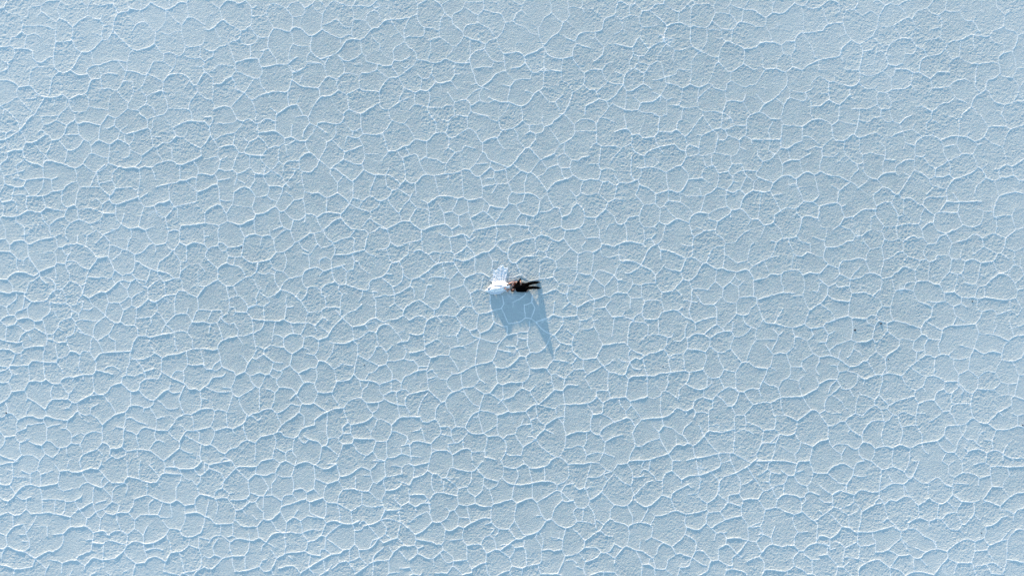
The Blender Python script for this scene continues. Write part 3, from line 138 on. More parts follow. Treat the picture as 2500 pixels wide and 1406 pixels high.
(2,2):'''s14,0 12,10;0,15 10,13 15,10;15,12 16,25;s5,27 12,24 24,30;24,30 30,26 38,28;36,4 49,9;s49,9 57,7 66,5 73,10;51,0 53,7;79,0 73,10;49,9 51,26;38,28 51,26;66,5 70,14;70,14 70,20;70,14 80,9;51,26 55,32;55,32 62,26 70,20;70,20 78,27 82,32;38,28 36,40;24,30 30,38 34,41;s0,60 12,57 22,50 35,41 54,39;55,30 54,39;s54,35 60,36 66,38 80,32 90,27 96,27 102,21;107,0 105,12 102,21;104,20 112,25 120,29;s120,29 121,22 127,16;105,17 110,13 118,12;s127,16 136,14 143,11 153,10;122,5 127,16;145,0 153,10;82,32 80,53;96,27 101,37 101,44 100,50;101,38 107,38;s54,39 60,50 68,58;60,50 49,60;s68,58 80,53 90,53 98,58;68,58 66,67;50,72 66,67;40,41 43,57;13,57 18,61;23,60 28,57 44,58 49,60;24,51 27,57;49,60 49,80;s0,69 5,72 6,82;s0,60 3,60 0,67;21,66 27,67;22,67 17,84;66,67 74,77;74,77 82,73 87,72 94,75 100,75;90,58 88,72;74,77 76,93;49,80 55,85 65,95;s49,80 39,87 36,94 30,97;s0,92 9,86 15,87 30,97;30,97 29,105;30,106 43,104 56,105;s56,105 63,97 69,93 77,94;77,94 84,102 100,100;s30,106 22,110 18,124;0,110 8,105 16,105 22,110;s0,126 10,128 17,126;17,126 18,140;34,106 39,112;56,105 63,116 57,129;45,129 57,129 59,137;w35,120 36,132;63,116 73,122 82,120;84,102 82,120;76,122 77,129 83,133;82,120 86,126;86,126 86,131;s86,126 97,121 103,114;103,114 112,117 119,116;s18,140 34,133;34,133 42,140;69,140 78,136 86,132 95,135 105,137;83,133 84,140;109,140 114,133 119,128;s119,128 130,126;119,117 119,128;98,79 100,99;100,100 103,112;112,95 100,100;112,95 117,88;112,95 120,112;113,80 115,90;126,88 137,82 142,77;126,88 126,94;s121,114 134,112 142,107 148,108;140,91 141,104 142,108;140,91 149,88 151,76;150,78 149,88 153,95 150,103 148,108;148,108 154,112 156,113;s156,113 166,108 175,103;130,126 132,131 131,140;130,126 136,124 144,124;132,132 143,133;144,124 143,140;146,111 146,120 144,124;s156,113 162,121 176,129;154,10 154,20 156,25 166,25;s153,10 160,6 170,8 175,12;175,12 170,19 168,25 166,26;s175,12 182,14 188,10;161,0 161,6;190,0 188,10;s188,10 197,22 206,29;206,29 214,26 224,27;154,32 156,26;s120,38 125,40 130,40 135,35 142,32 154,31;s120,29 121,35 125,40;154,31 159,37 159,60;159,37 168,33 178,38;166,25 168,33;178,38 188,30 197,24;178,38 180,46;w180,46 205,45;180,46 176,51 176,57;s147,62 158,60 176,57;176,57 182,66;130,40 134,49 137,54;118,57 126,58;126,58 136,54;137,54 147,62;120,44 118,57;182,66 188,65 194,68;182,66 180,72;180,72 184,76 191,76;191,76 194,68;s161,78 167,77 172,74 180,72;194,68 200,66 208,69;200,65 204,52;206,29 206,52;204,52 213,54 221,54;206,52 204,52;221,54 224,40 224,27;210,20 215,14;211,24 210,20;208,0 215,9;215,10 226,9 232,10;s224,27 233,22 235,17;235,17 250,18;232,0 232,10 235,17;235,24 236,32 250,32;221,54 225,56;225,56 231,49 250,54;225,56 238,69;238,69 248,56;225,58 219,68 218,77 226,84;238,69 238,80;226,84 234,82 238,80 245,82;245,82 246,86;245,82 250,77;205,94 217,87 226,84;226,84 225,96;193,78 195,88 205,94;191,76 193,78;195,88 187,96;177,87 175,103;s175,103 187,106 204,104;205,94 204,104;204,104 208,110;225,96 239,94;225,96 222,106;208,110 216,109 222,106;246,86 239,94 248,105;222,106 224,110 230,109;224,110 224,118;208,110 208,120;208,120 218,121 226,119;224,118 226,119 231,127;187,106 187,115 177,129;s176,129 184,137 197,139;197,139 201,128 208,120;193,122 201,128;231,127 231,132 236,140;s236,139 250,137;170,140 172,130;184,138 182,140;248,105 250,106;248,106 247,130;106,137 110,134''',
(2,3):'''s0,9 8,8 19,5;19,0 19,9 26,15;s26,15 38,12 48,12;48,12 50,4 60,0;48,0 51,3;50,4 60,1 66,1 69,4;83,0 83,23;108,0 107,5 105,10 101,19;107,5 113,6 123,8;128,1 133,8 135,13;118,1 128,1;144,0 144,9;135,13 142,14;142,14 147,9 158,8 167,0;s135,13 126,22 121,26 113,28 106,27;101,19 106,27;s0,36 10,31 21,33;26,15 23,30;4,18 11,26 11,31;11,26 23,25;0,19 5,18;21,30 29,30;21,33 22,41;22,41 34,38 37,41 46,41;28,29 33,37;48,12 54,20 60,31;46,41 52,35 52,33;s51,33 63,33 70,29 80,24 91,22 101,19;63,33 63,42 65,52;83,23 83,36 86,42;86,42 79,50;46,41 46,49 53,57;22,41 23,54;s0,59 10,57 23,54;s23,54 29,60 35,65 39,70;s39,70 43,68 48,60 53,57;s53,57 60,55 65,52 79,50;65,52 67,57 61,56;67,57 69,61 76,70 84,74;78,50 85,55 92,59;92,59 99,57;86,42 92,46;106,27 106,40 108,46;s108,46 98,58;s108,46 114,48 122,45 138,45;114,48 114,65 113,68;w125,29 134,30;142,14 143,20 147,28;s147,28 157,28 163,27 167,28;167,28 176,18;175,6 175,18;175,6 178,5 183,0;176,18 188,19 199,22;198,0 200,7;200,7 192,9;s200,7 205,13 212,17 228,15;200,7 199,7;s228,15 230,10 235,0;s228,15 237,24;237,24 250,17;205,13 199,22;199,22 201,29;214,17 212,29;147,28 145,39 138,45;167,28 173,36;173,36 179,35 189,41;189,41 201,30 212,29;212,29 216,36;s216,36 237,26;237,24 243,32 250,33;215,40 216,36;243,32 242,43 242,55;173,36 174,45 176,54;189,41 188,49;s187,55 193,48 205,49;s177,54 187,55;w205,49 208,43 214,40;214,40 222,54;226,57 228,54;228,56 242,55 245,63;228,56 228,62 228,65;138,45 138,52;s138,51 147,56;147,56 155,48;147,56 149,61 154,71;129,58 138,52;s176,54 169,62 160,71;174,47 168,46;187,55 188,62 190,71;s228,65 223,68 210,71 190,71;s228,65 236,70;245,63 236,70;s236,70 245,65 250,64;98,58 104,62 112,67;s114,65 113,68;113,68 108,71;113,68 121,80;129,58 127,62 114,65;0,87 13,87;s0,87 13,87;22,58 16,66 12,75 10,84;39,70 33,76 31,90;s13,87 16,93 24,93 31,90;43,70 48,81 53,86 58,98;85,74 84,79;s91,59 88,67 85,77;s85,79 77,84 72,91 68,100;85,80 98,81 105,85;s105,85 111,84 121,80;s121,80 124,82 131,81 142,80;s142,80 150,73 154,71;157,72 157,87;s154,71 160,71;160,71 166,75 177,77;177,77 182,73 190,72;190,72 189,87 189,98;178,77 179,83;142,80 148,91;148,91 157,87;156,88 160,94 166,97;107,85 107,96 108,109;85,80 84,86 82,88 78,88;86,86 87,96 90,107;s166,97 173,92 180,88 189,87;217,71 224,84;s236,70 236,80 234,83;s224,84 234,83;224,84 221,91 221,103;234,83 242,87 250,94;w232,99 234,90;31,90 35,94 37,99;s37,99 48,99 52,103;52,103 57,99 68,100;s68,100 72,105 81,108 90,107;s90,107 96,111;90,107 104,99 107,97;s96,111 108,110 114,114;w125,85 127,95;131,100 136,97 139,90;136,97 147,96;131,100 129,108;s114,114 119,109 129,108;148,91 150,107;s166,97 165,102;165,102 176,108;s165,102 156,110 154,116;145,111 150,111 154,114;183,91 188,97;188,97 191,107;w182,89 190,91;191,107 191,110;s191,109 204,105 216,105 221,103;s221,103 226,108 232,109;232,109 235,102 250,94;216,106 216,117 212,124;14,100 12,103 4,105;14,100 19,117;s0,120 4,117 14,117 26,120;26,120 32,113 38,108 37,99;52,103 51,111 57,119 65,114;65,114 72,105;65,114 65,127;39,110 50,112;52,103 51,103;47,118 47,125 53,133;47,120 57,117;1,121 2,140;26,120 27,131 24,140;27,131 33,128;2,135 14,136;s29,126 34,128 46,128 53,133;s53,133 66,126 72,126 76,130;76,130 91,129;95,111 94,120 92,129;91,129 92,136;s92,136 104,139;114,114 118,120 117,131;117,131 111,138;117,131 123,134 136,134;129,108 132,115 139,124;136,134 139,124;s139,124 148,118 154,116;154,116 162,125 178,136;191,110 189,125 183,136;s178,136 183,136;178,136 174,140;183,136 190,140;189,125 198,125 204,122 212,124;212,124 216,134 214,140;215,133 225,131 237,131;s238,117 250,111;232,109 239,117;238,117 237,131;237,131 232,140;237,131 250,136;52,133 53,140;76,130 75,135 77,140''',
(2,4):'''s0,3 6,6 14,4 24,1;0,4 5,8 5,20;s0,30 5,21 15,18 22,12;23,2 22,12;s22,12 28,16 34,16 39,21 44,21;44,21 49,9 53,8;53,0 53,8;s53,8 60,11 76,13 82,9 90,0;76,4 82,9;111,0 115,7 113,20 108,25;s82,9 91,20 100,23 108,25;s115,9 130,9 140,4 145,7 146,9 165,7 172,0;139,0 140,4;133,10 133,18 128,28;146,9 147,27;164,8 163,25;s190,0 193,4;s193,4 212,4 222,2 231,3;221,4 217,20 214,35;231,3 240,11 247,13 250,10;240,11 237,15 242,24;247,13 240,18;193,4 195,18;195,18 190,25 180,30;s112,23 120,27 128,29 140,29 150,27 165,25 177,27 180,30;108,25 106,31 96,35;180,30 179,35;179,35 185,38;185,38 190,30 200,28;w198,25 203,32;s203,32 208,35 213,35;213,35 220,47;s220,47 228,43 234,38;234,38 242,24 250,17;234,38 249,53;214,32 222,31;217,20 230,20 238,16;44,21 51,26 59,35;44,21 53,21;76,14 75,25 70,32;s70,32 60,34 58,43;s58,43 41,39 31,40 26,46;28,16 27,30 30,39;39,21 39,27;42,25 42,33 40,39;s0,42 7,41 17,41 23,46;23,46 19,50;22,47 26,46;25,47 25,60;s0,53 7,56 14,52 25,52;7,56 8,61;91,19 90,29 97,35;97,35 101,46 102,53;90,32 88,37 81,41;81,41 80,52;70,32 72,38 80,44;58,43 60,53;s60,53 70,55 80,52 86,55 100,56;s100,56 102,53 125,47;128,29 125,47;125,47 131,52;s131,52 142,47 150,46;150,27 150,46;s150,46 155,51;155,51 165,45 180,36;s185,49 190,50 198,50;s155,51 162,67 167,72;185,38 186,48;s167,72 173,71 177,58 187,50;131,52 128,65 128,73;185,38 200,48;60,53 55,60;55,60 49,62;49,62 45,57;s49,62 46,69 38,75;s38,75 28,74 23,65;23,65 25,52;21,63 25,66;0,75 10,67 21,62;s0,83 7,90;s7,90 17,85 28,75;38,75 44,84;55,60 60,68 72,71;71,55 73,70 72,77;60,69 59,79;s44,84 51,85 59,80 66,82;s66,82 75,76 88,70 100,70;100,56 99,70;s99,70 100,75 109,83 121,83;121,83 128,73;128,73 138,90;s138,90 143,91 157,86 167,73;155,67 160,65;100,74 92,78;109,83 108,88 103,94;s121,83 130,95;s130,95 137,95 144,91;139,90 144,93;s130,95 112,109;155,86 163,95 161,108;155,86 154,93 161,105;s167,73 173,71 182,79 191,82;198,50 205,57 212,57;205,57 200,62 204,73;s191,82 198,80 204,74;204,74 211,74 226,77;213,58 214,73;220,48 218,54 212,57;218,54 225,65 227,72;226,72 237,78;226,77 228,72;237,78 245,71 250,73;237,78 232,85;227,77 228,84;249,53 245,60 245,70;200,83 214,97;s214,97 232,85;232,85 240,91 248,92;191,82 188,93 187,97;173,93 184,95 187,97;187,97 186,108;s162,109 172,108 176,110 186,108;186,108 190,116;s190,116 202,114 213,106;214,97 213,106;213,106 228,106 234,112;s234,112 240,112 246,108 249,102;s240,112 250,118;s215,123 226,119 234,112;207,113 213,120 215,123;s190,116 187,125 180,137;215,123 212,132;191,122 198,121 204,125;203,129 212,132;212,132 215,140;s220,140 230,136 250,135;237,136 237,140;161,109 161,122 157,126;s125,129 138,131 143,128 157,126;s157,126 160,138;s160,138 180,138;140,98 139,105;s130,106 139,105 142,112 142,128;123,102 128,106;128,106 127,112 122,118;111,109 122,118;122,118 125,128;s122,134 125,128;s107,140 114,136 122,134;122,134 124,140;137,131 137,139;44,84 42,98 39,102;s7,96 28,99 33,102 39,102;7,90 8,96 6,103;s0,104 6,103;6,103 10,107 10,113;s0,121 10,113;s10,113 22,119 29,119 37,112 41,109;10,106 17,104;39,102 41,109;41,109 52,116 54,122;38,112 45,124 54,122;29,119 30,128;s54,122 70,121;70,121 70,104;66,82 65,95 70,103;49,97 64,97;s70,103 80,102 87,102;87,102 92,93 98,91;98,91 104,98 105,108;98,91 103,83 99,82;s87,102 94,113;s94,113 106,108 111,110 112,109;112,103 123,102;94,113 93,124;70,121 76,132;s76,132 88,125 93,124;93,124 95,135;76,132 78,138;54,122 53,128;53,128 65,139;53,128 46,137;s32,137 46,137;s65,139 76,136;0,130 4,138;s0,140 5,138 12,140 15,137;95,138 98,140;s180,138 186,140''',
(3,0):'''s0,20 3,8 6,2 19,7 25,5 26,0;19,7 25,5 34,14;19,7 18,12 18,18;s34,14 43,13 50,6 60,5 61,0;34,14 30,21 19,19 8,25;0,19 8,25 10,36 0,42;60,5 68,10 79,15 89,6 93,0;30,21 34,33 52,31;s43,13 50,19 64,32 61,41 61,50;33,34 31,46;s0,54 10,56 22,58 27,49 31,46 36,53 42,60;10,36 13,39;79,15 78,28;s64,32 73,29 83,29 93,34 96,32 112,34 118,26;79,15 78,28;90,6 94,10 98,5 104,6 115,5 121,8 125,0;95,0 100,5;94,10 93,20 93,32;121,8 123,16 119,26;123,17 141,18 149,28;119,26 131,37;112,34 114,36 131,36;114,36 113,50 107,62;s131,37 136,36 145,36 150,29 155,27;131,37 132,47 136,51;132,46 125,47;s136,51 142,51 145,54 152,56 158,59;145,36 143,50;136,51 130,60 127,70 120,70 114,67 105,63;s93,34 94,55 105,63;61,50 63,54 71,59 74,62 86,60 94,55;61,50 58,43 53,46;s42,60 53,53 61,51;42,60 37,68 30,69 23,66;62,55 52,71 53,75;22,58 23,66 18,77 18,85;30,69 30,76 43,79;43,80 36,89 25,83 29,77;43,80 53,75 58,80 60,90 63,94;105,63 99,68 94,78 94,86;74,62 71,70 74,77;94,86 87,86 77,85 75,91 63,94;94,86 94,102;s25,83 21,85 13,92 11,103 15,111 22,111 34,103 39,104 45,109;0,88 12,92;0,103 11,106;s11,106 0,118;36,89 36,97 34,103;47,98 52,98 62,95;63,94 63,102 65,105;63,102 56,117;s56,117 47,124 32,126 29,134 14,138;47,113 56,117;s64,105 75,104 83,108 92,103;56,117 64,122 66,122 70,120;66,122 66,140;83,108 82,120 78,129;66,129 78,129 84,132 100,131;s92,103 104,107 113,101;104,107 102,118 101,131;113,101 118,95 121,87 124,78 127,76;127,70 127,76;s127,76 133,82 142,88 158,78;158,59 159,68 158,78;s158,59 173,58 178,53 193,52 204,55 209,51 220,51;s220,51 224,43 230,41;w174,58 180,66 181,82;158,78 170,86;s181,82 184,85 198,84 208,88 218,82;170,86 181,82;142,88 142,99;s142,99 137,103 135,111 121,107 120,104 114,102;142,99 152,104 160,107 165,104 172,104 178,95 183,86;121,107 104,118 101,125;135,111 137,124;s137,124 143,123 157,124 160,116;157,124 166,140;137,124 131,138;102,131 108,136 118,136 132,138 137,140;83,132 83,140;108,136 109,140;158,12 142,6 144,0;158,12 164,0;144,5 136,11;158,12 155,27;s158,12 170,13 178,18 185,22;s185,22 193,16 200,17 207,16 212,12 220,4;193,10 194,5 190,0;193,10 193,16;194,5 197,0;185,22 184,32 173,33 168,30 155,27;184,32 188,38 192,50;w188,36 200,32;220,4 219,0;s220,4 228,8 233,7 237,0;233,7 240,11 250,9;228,8 231,22 229,40;141,18 141,12;s230,41 240,40 250,38;231,42 237,52 242,60 244,70;220,51 220,61 216,68 218,82;205,55 207,66 216,68;207,66 200,73 199,84;w220,61 227,61;s218,82 229,86 235,81 248,77;244,70 249,74;248,77 250,87;218,82 230,87 230,90;208,88 211,95 210,105;s210,105 196,120 184,127 177,136 177,138;184,127 175,117;w173,115 180,124;210,105 214,110 224,113 233,113 243,107;239,105 242,100 250,93;196,120 207,129;s207,129 206,140;s207,128 214,120 230,124 234,120 234,115;214,110 213,120;234,115 240,125 240,130 250,130;s166,140 177,137 184,140;15,111 14,125 14,135;s0,129 12,134 14,138;23,118 30,126;29,134 33,137 45,138 52,140;56,117 56,124;65,138 60,140;241,131 240,140;152,58 158,60''',
(3,1):'''12,0 15,17;s0,21 15,17 22,25;22,25 20,35 8,40;0,38 8,41 0,50;s22,25 31,24 34,28 40,28 49,26 53,21;w37,0 36,8 31,20 31,24;s55,2 54,20;48,0 55,2 64,0;s53,21 70,21 76,18 86,27;82,0 82,6 77,9 76,18;s86,27 93,20 108,3;108,0 118,18;s118,18 130,16 135,18 146,13 160,13;130,0 131,16;137,0 143,5 145,13;s160,13 163,3 166,0;161,13 161,22 159,27;119,18 108,25 104,33 103,41;101,24 107,27;s122,18 126,24 126,30 122,46;135,18 138,25 134,31 126,30;138,25 147,28 152,31;s152,31 159,26 167,30 168,35;152,31 153,39 149,48 143,50;s185,0 191,5 203,5;203,5 204,0;203,5 206,12;193,9 188,19 190,29 189,44;203,11 230,13;s168,30 190,30 202,30;204,12 203,30 202,40;206,11 203,40;s230,14 242,6 250,4;240,0 242,6;230,14 229,27 228,35;230,26 238,27 250,36;s203,41 211,41 223,34 229,32;204,41 196,48 193,48;188,44 193,49;153,39 160,43;175,43 175,50 181,57;s181,57 191,54 193,49;211,41 215,54;200,49 206,59;s205,61 215,55 226,55;226,55 240,46;235,43 245,39 250,40;226,55 228,65 231,70;205,61 204,75;s204,75 214,74 222,78 231,71 238,70 244,73 250,70;206,59 205,61;181,57 180,62 174,69;s158,68 168,68 174,69;143,50 144,60 155,60 158,68;143,60 139,69 144,74;s126,71 139,69;144,74 150,70 158,68;158,68 162,75 171,81;174,69 174,75 185,80;w186,73 195,82;122,46 133,48 142,50;122,46 108,50 103,48;119,48 119,60 121,62;103,48 89,52;s89,37 87,44 88,51 81,62;86,27 89,37;s89,37 94,37 103,41;103,41 103,48;49,28 53,38;s37,50 42,44 60,38 73,36 79,42 87,43;s20,37 26,46 37,50;54,40 60,47;49,52 54,58 49,64;37,50 37,64;20,64 21,75 25,80;s21,50 20,64;0,74 6,82;s81,62 75,63 63,70;s33,65 48,64 63,70;33,65 32,75 30,80;27,64 33,65;19,72 24,80;s0,86 3,86 6,83 17,83 25,80 29,79;s29,79 31,85 43,90 50,97;2,86 2,102;63,70 64,80 66,93;81,62 90,72 90,78;s90,78 80,94 66,92 51,97;107,50 112,64;112,64 108,68 107,77;s90,79 107,77;112,64 121,62 127,71;127,71 127,80 125,88;107,77 117,84;s125,88 119,94 111,99;104,90 106,99;80,94 88,99 106,99 111,98;80,94 80,107;67,94 66,105;s50,97 50,108 56,114;50,108 37,110;s36,110 30,123;25,100 35,111;30,88 26,98;0,102 13,104;s0,124 4,133 12,132 18,125 30,123;56,114 61,110 66,105 81,107 93,116;61,111 67,118 77,128;56,114 55,130;s55,130 63,134 76,127 91,132;93,116 96,122;s91,132 93,125 96,122 105,119 115,121;111,99 109,105 106,119;125,88 137,92 137,95;144,75 145,81 136,92;145,81 152,83;s137,95 145,95 153,91 160,98;137,95 136,105 138,112 143,116;171,81 169,92;154,90 160,77;s169,92 160,98 156,104 153,114 143,116;s169,92 180,94 190,93;171,81 175,77;190,93 194,83;s194,83 204,75;194,83 176,77;178,94 178,103 177,115 174,126;190,93 193,98 201,118;193,97 205,96;222,78 222,84;222,84 214,85;222,84 231,105;242,74 249,95;s231,105 242,106 250,98;242,106 250,111;s195,122 203,117 212,113 222,114 231,105;222,114 223,120 229,126;223,120 215,125;s229,126 236,123 248,126 250,112;s153,114 157,116 167,127 175,127 184,135;165,127 163,134;s184,135 194,131 195,122;194,131 202,140;183,135 183,140;s143,116 141,120 126,130;116,121 116,127 126,130;115,121 120,117 138,112;142,120 142,125;126,130 123,140;91,132 94,140;w94,138 105,138 109,140;229,126 228,140;248,126 250,130;30,123 31,130 36,137;36,137 48,136 55,130;13,132 14,140;w36,137 38,140;48,136 51,139;63,134 62,140;w168,140 184,136;w130,98 135,99''',
(3,2):'''15,0 14,13;s0,20 6,17 15,14 25,15 35,17;36,0 37,12;35,17 37,12 45,10;45,10 50,5;45,10 49,16;35,17 38,21;61,0 58,11 53,17;49,18 53,17;s49,18 44,21 40,26 35,38 34,43;49,18 53,17 56,23;s94,0 97,8 109,1;s97,8 95,19;82,17 88,19 95,19;95,19 96,23 94,34;s109,1 123,0;123,0 124,5 131,9 136,16;136,16 147,15 153,8 160,2;160,2 165,0;182,0 177,10;w165,10 170,16;s136,16 134,20 135,30;121,22 125,20 134,20;117,27 121,22;117,27 113,40;5,19 5,30 8,38;0,32 5,31;w5,31 10,32 13,35;s13,35 22,38 32,43;2,50 6,42 13,37;2,50 0,55;s34,43 32,43;32,43 20,52 13,52;s34,43 45,49 50,55;50,55 57,48 62,41;56,24 58,26;58,26 57,36;s58,26 66,25 75,29 83,32 87,35;87,35 94,33;94,33 103,37 108,41;s87,35 84,44 81,50;62,45 71,49 81,50;81,50 83,60;s108,41 102,51 98,57 91,61 84,60;s108,41 112,40 120,45 125,47;125,47 132,46;132,46 135,31;135,31 140,33 149,40;149,40 162,37;162,37 166,20 170,16;162,37 164,40 169,44;169,44 164,50;s132,46 138,49 149,51;s149,51 159,48 164,50;s169,44 182,37 191,33;191,33 195,25 198,15;191,13 198,15;s198,15 206,10 213,10 222,8;203,0 206,10;222,8 226,0;213,10 213,15;213,15 217,22 219,30;222,8 230,15 239,16;239,16 239,27;s219,30 229,32 235,27 243,27;240,28 250,33;242,8 250,10;191,33 202,31;184,38 188,50;219,30 217,40 215,49;125,47 124,55 123,62;149,51 147,56 142,63;147,56 150,60 153,62;142,63 144,66 150,68;158,62 150,68;142,63 134,70;123,62 133,70;s164,50 168,55 170,61;s170,61 186,58 190,54 204,54 206,51 215,49;s215,49 225,49 230,55;s230,55 237,52 250,53;s170,61 169,81;204,54 204,66 207,70;230,55 232,66 232,70;249,68 248,75 242,74;232,70 229,79;218,80 229,79;207,75 220,77;207,70 206,76;s174,85 182,82 195,79 206,76;s174,85 170,81 153,81;151,69 152,77 153,81;133,71 132,81;132,81 121,91;132,81 138,88 149,89;149,89 152,82;149,89 149,102;s149,102 157,104 164,102;164,102 167,95 174,90;s174,85 174,90;174,90 178,100 182,109;121,91 108,90 104,85 100,79;121,91 125,96;123,62 114,72;92,62 95,70;95,72 101,71 114,73;96,72 94,86;84,85 94,86;94,86 91,98 94,108;94,87 101,88;76,73 82,79;s84,60 77,67 71,74 58,77;58,77 57,85;50,64 58,76;s50,55 50,65;50,64 38,65 33,67;33,67 32,82;22,65 33,67;22,62 22,66;s0,55 4,61 9,60;22,66 16,77;16,77 20,83 33,82;s0,77 4,76 16,77;6,62 7,76;20,83 19,95;33,82 37,87;37,87 44,85 57,86;57,86 61,98;s61,99 72,97 77,98;77,98 83,94;s77,98 85,105 94,109;s37,87 34,100 37,108 53,108 57,101 61,99;34,100 28,103 24,110;s0,105 9,105 21,111;9,104 13,99;24,110 37,113;37,108 37,113;37,113 42,117;54,108 52,120;s21,111 18,117 15,138;42,117 40,128;40,128 33,134;40,128 54,127 65,131;65,131 70,130 72,126;52,120 54,121 54,127;65,131 64,140;72,135 81,135 87,130;87,130 89,132;89,113 86,122 86,130;s89,132 100,126 110,127;s94,109 99,113;99,113 114,107 124,106;125,96 125,113;99,113 99,122;s110,127 118,119 125,115;s125,115 133,123;s110,127 117,132;s117,132 125,126 134,123 143,124;117,132 114,140;132,119 140,112 149,102;133,123 132,119;145,112 143,124;157,104 160,114 167,118;167,118 163,124 155,129 146,130;143,124 146,130;146,130 142,140;167,118 173,119;174,120 182,109;174,120 172,128 173,134;s182,109 185,113 195,114;s195,114 206,117 217,119;195,114 206,95;s217,119 225,117 232,114;230,80 238,98;s238,98 250,90;238,98 232,114;s232,114 240,120 250,117;243,119 243,128;243,128 236,135;217,119 220,129;220,129 227,131 236,135;220,130 220,140;236,135 239,140;194,121 200,128;205,124 200,128;200,128 199,134 195,140;168,140 174,134 187,133 197,136;0,138 12,137 16,139;89,132 89,140;w200,120 206,120''',
(3,3):'''16,0 20,5;20,5 17,12 19,20 19,23;s19,23 13,35;20,5 29,9 36,13;s19,18 26,15 31,17 37,13 44,9 50,9 56,6 60,5;60,5 64,0;5,16 9,19 19,18;60,5 68,14;68,14 72,11 85,10;85,10 89,4;90,0 89,4;s89,4 100,5 110,8;110,8 116,1;116,1 126,8 131,9 142,4;142,0 142,4;s142,4 149,13 155,21;168,0 164,10 160,19;s155,21 161,20 165,21 171,26 187,28;s185,0 194,11;195,0 192,6;s194,11 202,9 210,10;s210,10 219,2;219,2 222,4;237,0 242,10;242,10 250,13;242,10 229,20 229,26;194,11 190,26 187,28;190,26 198,31;210,10 215,26;215,26 229,26;229,26 233,32;249,20 246,28 250,36;68,14 66,20 69,33;67,15 74,15;85,10 85,24 87,31;111,8 112,17 108,29;128,9 129,20 135,29;19,20 23,28 32,29;35,17 40,35;s13,35 17,41;s0,33 7,36 13,35;s17,41 21,38 40,37 49,37 55,34 69,33;s69,33 87,31 91,33;s91,33 108,29;108,29 114,38;s114,38 118,40 128,39;128,39 131,36 134,29;134,29 148,33;155,21 148,33;148,33 148,52;s148,52 152,57;114,38 113,51;128,39 135,51;121,40 119,46 113,51 109,53;s87,47 91,40 91,33;s87,47 99,53 109,53;69,33 65,38 66,45 62,55;87,47 80,53 78,62;40,38 40,55 38,61;17,41 15,55 14,63;s0,64 14,63;s14,63 19,68;s19,68 30,65 36,64 40,62;40,62 49,65 56,60;56,60 57,57 62,55;w51,49 58,55;62,55 70,59 78,62;57,60 56,74 58,88;78,65 78,62;109,53 109,61;109,63 98,67 96,76;s109,63 119,67;119,67 125,60 134,53 135,51;135,51 141,50 152,57;125,60 133,67 139,74 143,74;s143,74 149,68 152,57;s152,57 158,57 163,65 169,72;158,57 165,53 176,54;s187,28 185,35 181,43;181,43 176,53;181,43 190,49 195,49 200,52;200,52 205,43 214,37 215,26;200,52 201,63;176,54 179,62;s169,72 182,69 191,70;s191,70 203,64 216,63 229,61;s229,61 247,53;225,43 226,50 229,61;225,43 213,41;225,43 231,37;247,53 250,48;247,40 250,47;229,62 234,70 240,79;s240,79 246,79 250,82;203,65 204,76 208,85;191,70 193,78 196,86;169,72 159,85;148,85 159,85;144,74 148,85;s143,74 138,76;120,67 120,76;120,76 115,79 114,83;s58,88 68,84 76,76 80,77 87,80 96,76;96,76 99,82;99,82 106,81 114,83;99,82 97,88;87,80 88,84;s33,90 44,89 58,88;58,88 58,97;19,68 20,73 14,80;6,66 7,72 14,80;14,80 15,88;0,93 15,88;19,75 25,78 33,90;15,88 20,90 26,99;26,99 33,90;s26,99 22,107 24,114 25,123;s0,94 15,88;s54,105 60,98;60,98 71,101 79,108 83,108;49,100 54,105;54,105 55,113;25,123 33,123 40,118 48,115 55,113;0,111 10,109;w46,97 49,100;55,113 66,131;75,111 75,120;s66,131 76,121 85,122 90,119;83,109 90,119;s90,119 96,122 102,118 109,111;s83,108 86,100 94,93;103,97 107,105 109,110;s109,110 115,104 129,106 142,103 147,102;115,83 115,95 114,104;148,85 146,90 147,102;147,102 147,106;147,106 159,102;159,85 161,94 159,102;161,96 172,97 179,103;159,102 170,108;147,106 146,118 145,131;182,104 181,112 180,118 181,120;s182,104 195,102;195,86 197,93 195,102;196,86 208,85;s208,85 216,88 223,92;s223,92 230,87 240,79;223,92 222,102 220,107;s220,107 211,110 202,111;195,102 202,108 202,111;202,111 197,119 195,130 192,140;181,120 197,119;181,120 175,129 173,133 167,135;220,107 225,116 228,118;228,118 242,123;s242,123 250,116;228,118 225,127 220,133;w203,123 220,133;220,133 222,140;242,123 240,140;109,112 118,122 126,132;s145,131 134,131 126,132 113,135 99,136;96,122 97,130 99,137;s99,137 88,140;66,131 70,139;s18,140 36,140 44,139 52,136 66,132;25,123 20,132 18,140;s145,131 151,135 160,139;129,133 130,140;141,132 141,140;173,133 174,138 180,139;s174,138 190,140;190,119 202,111''',
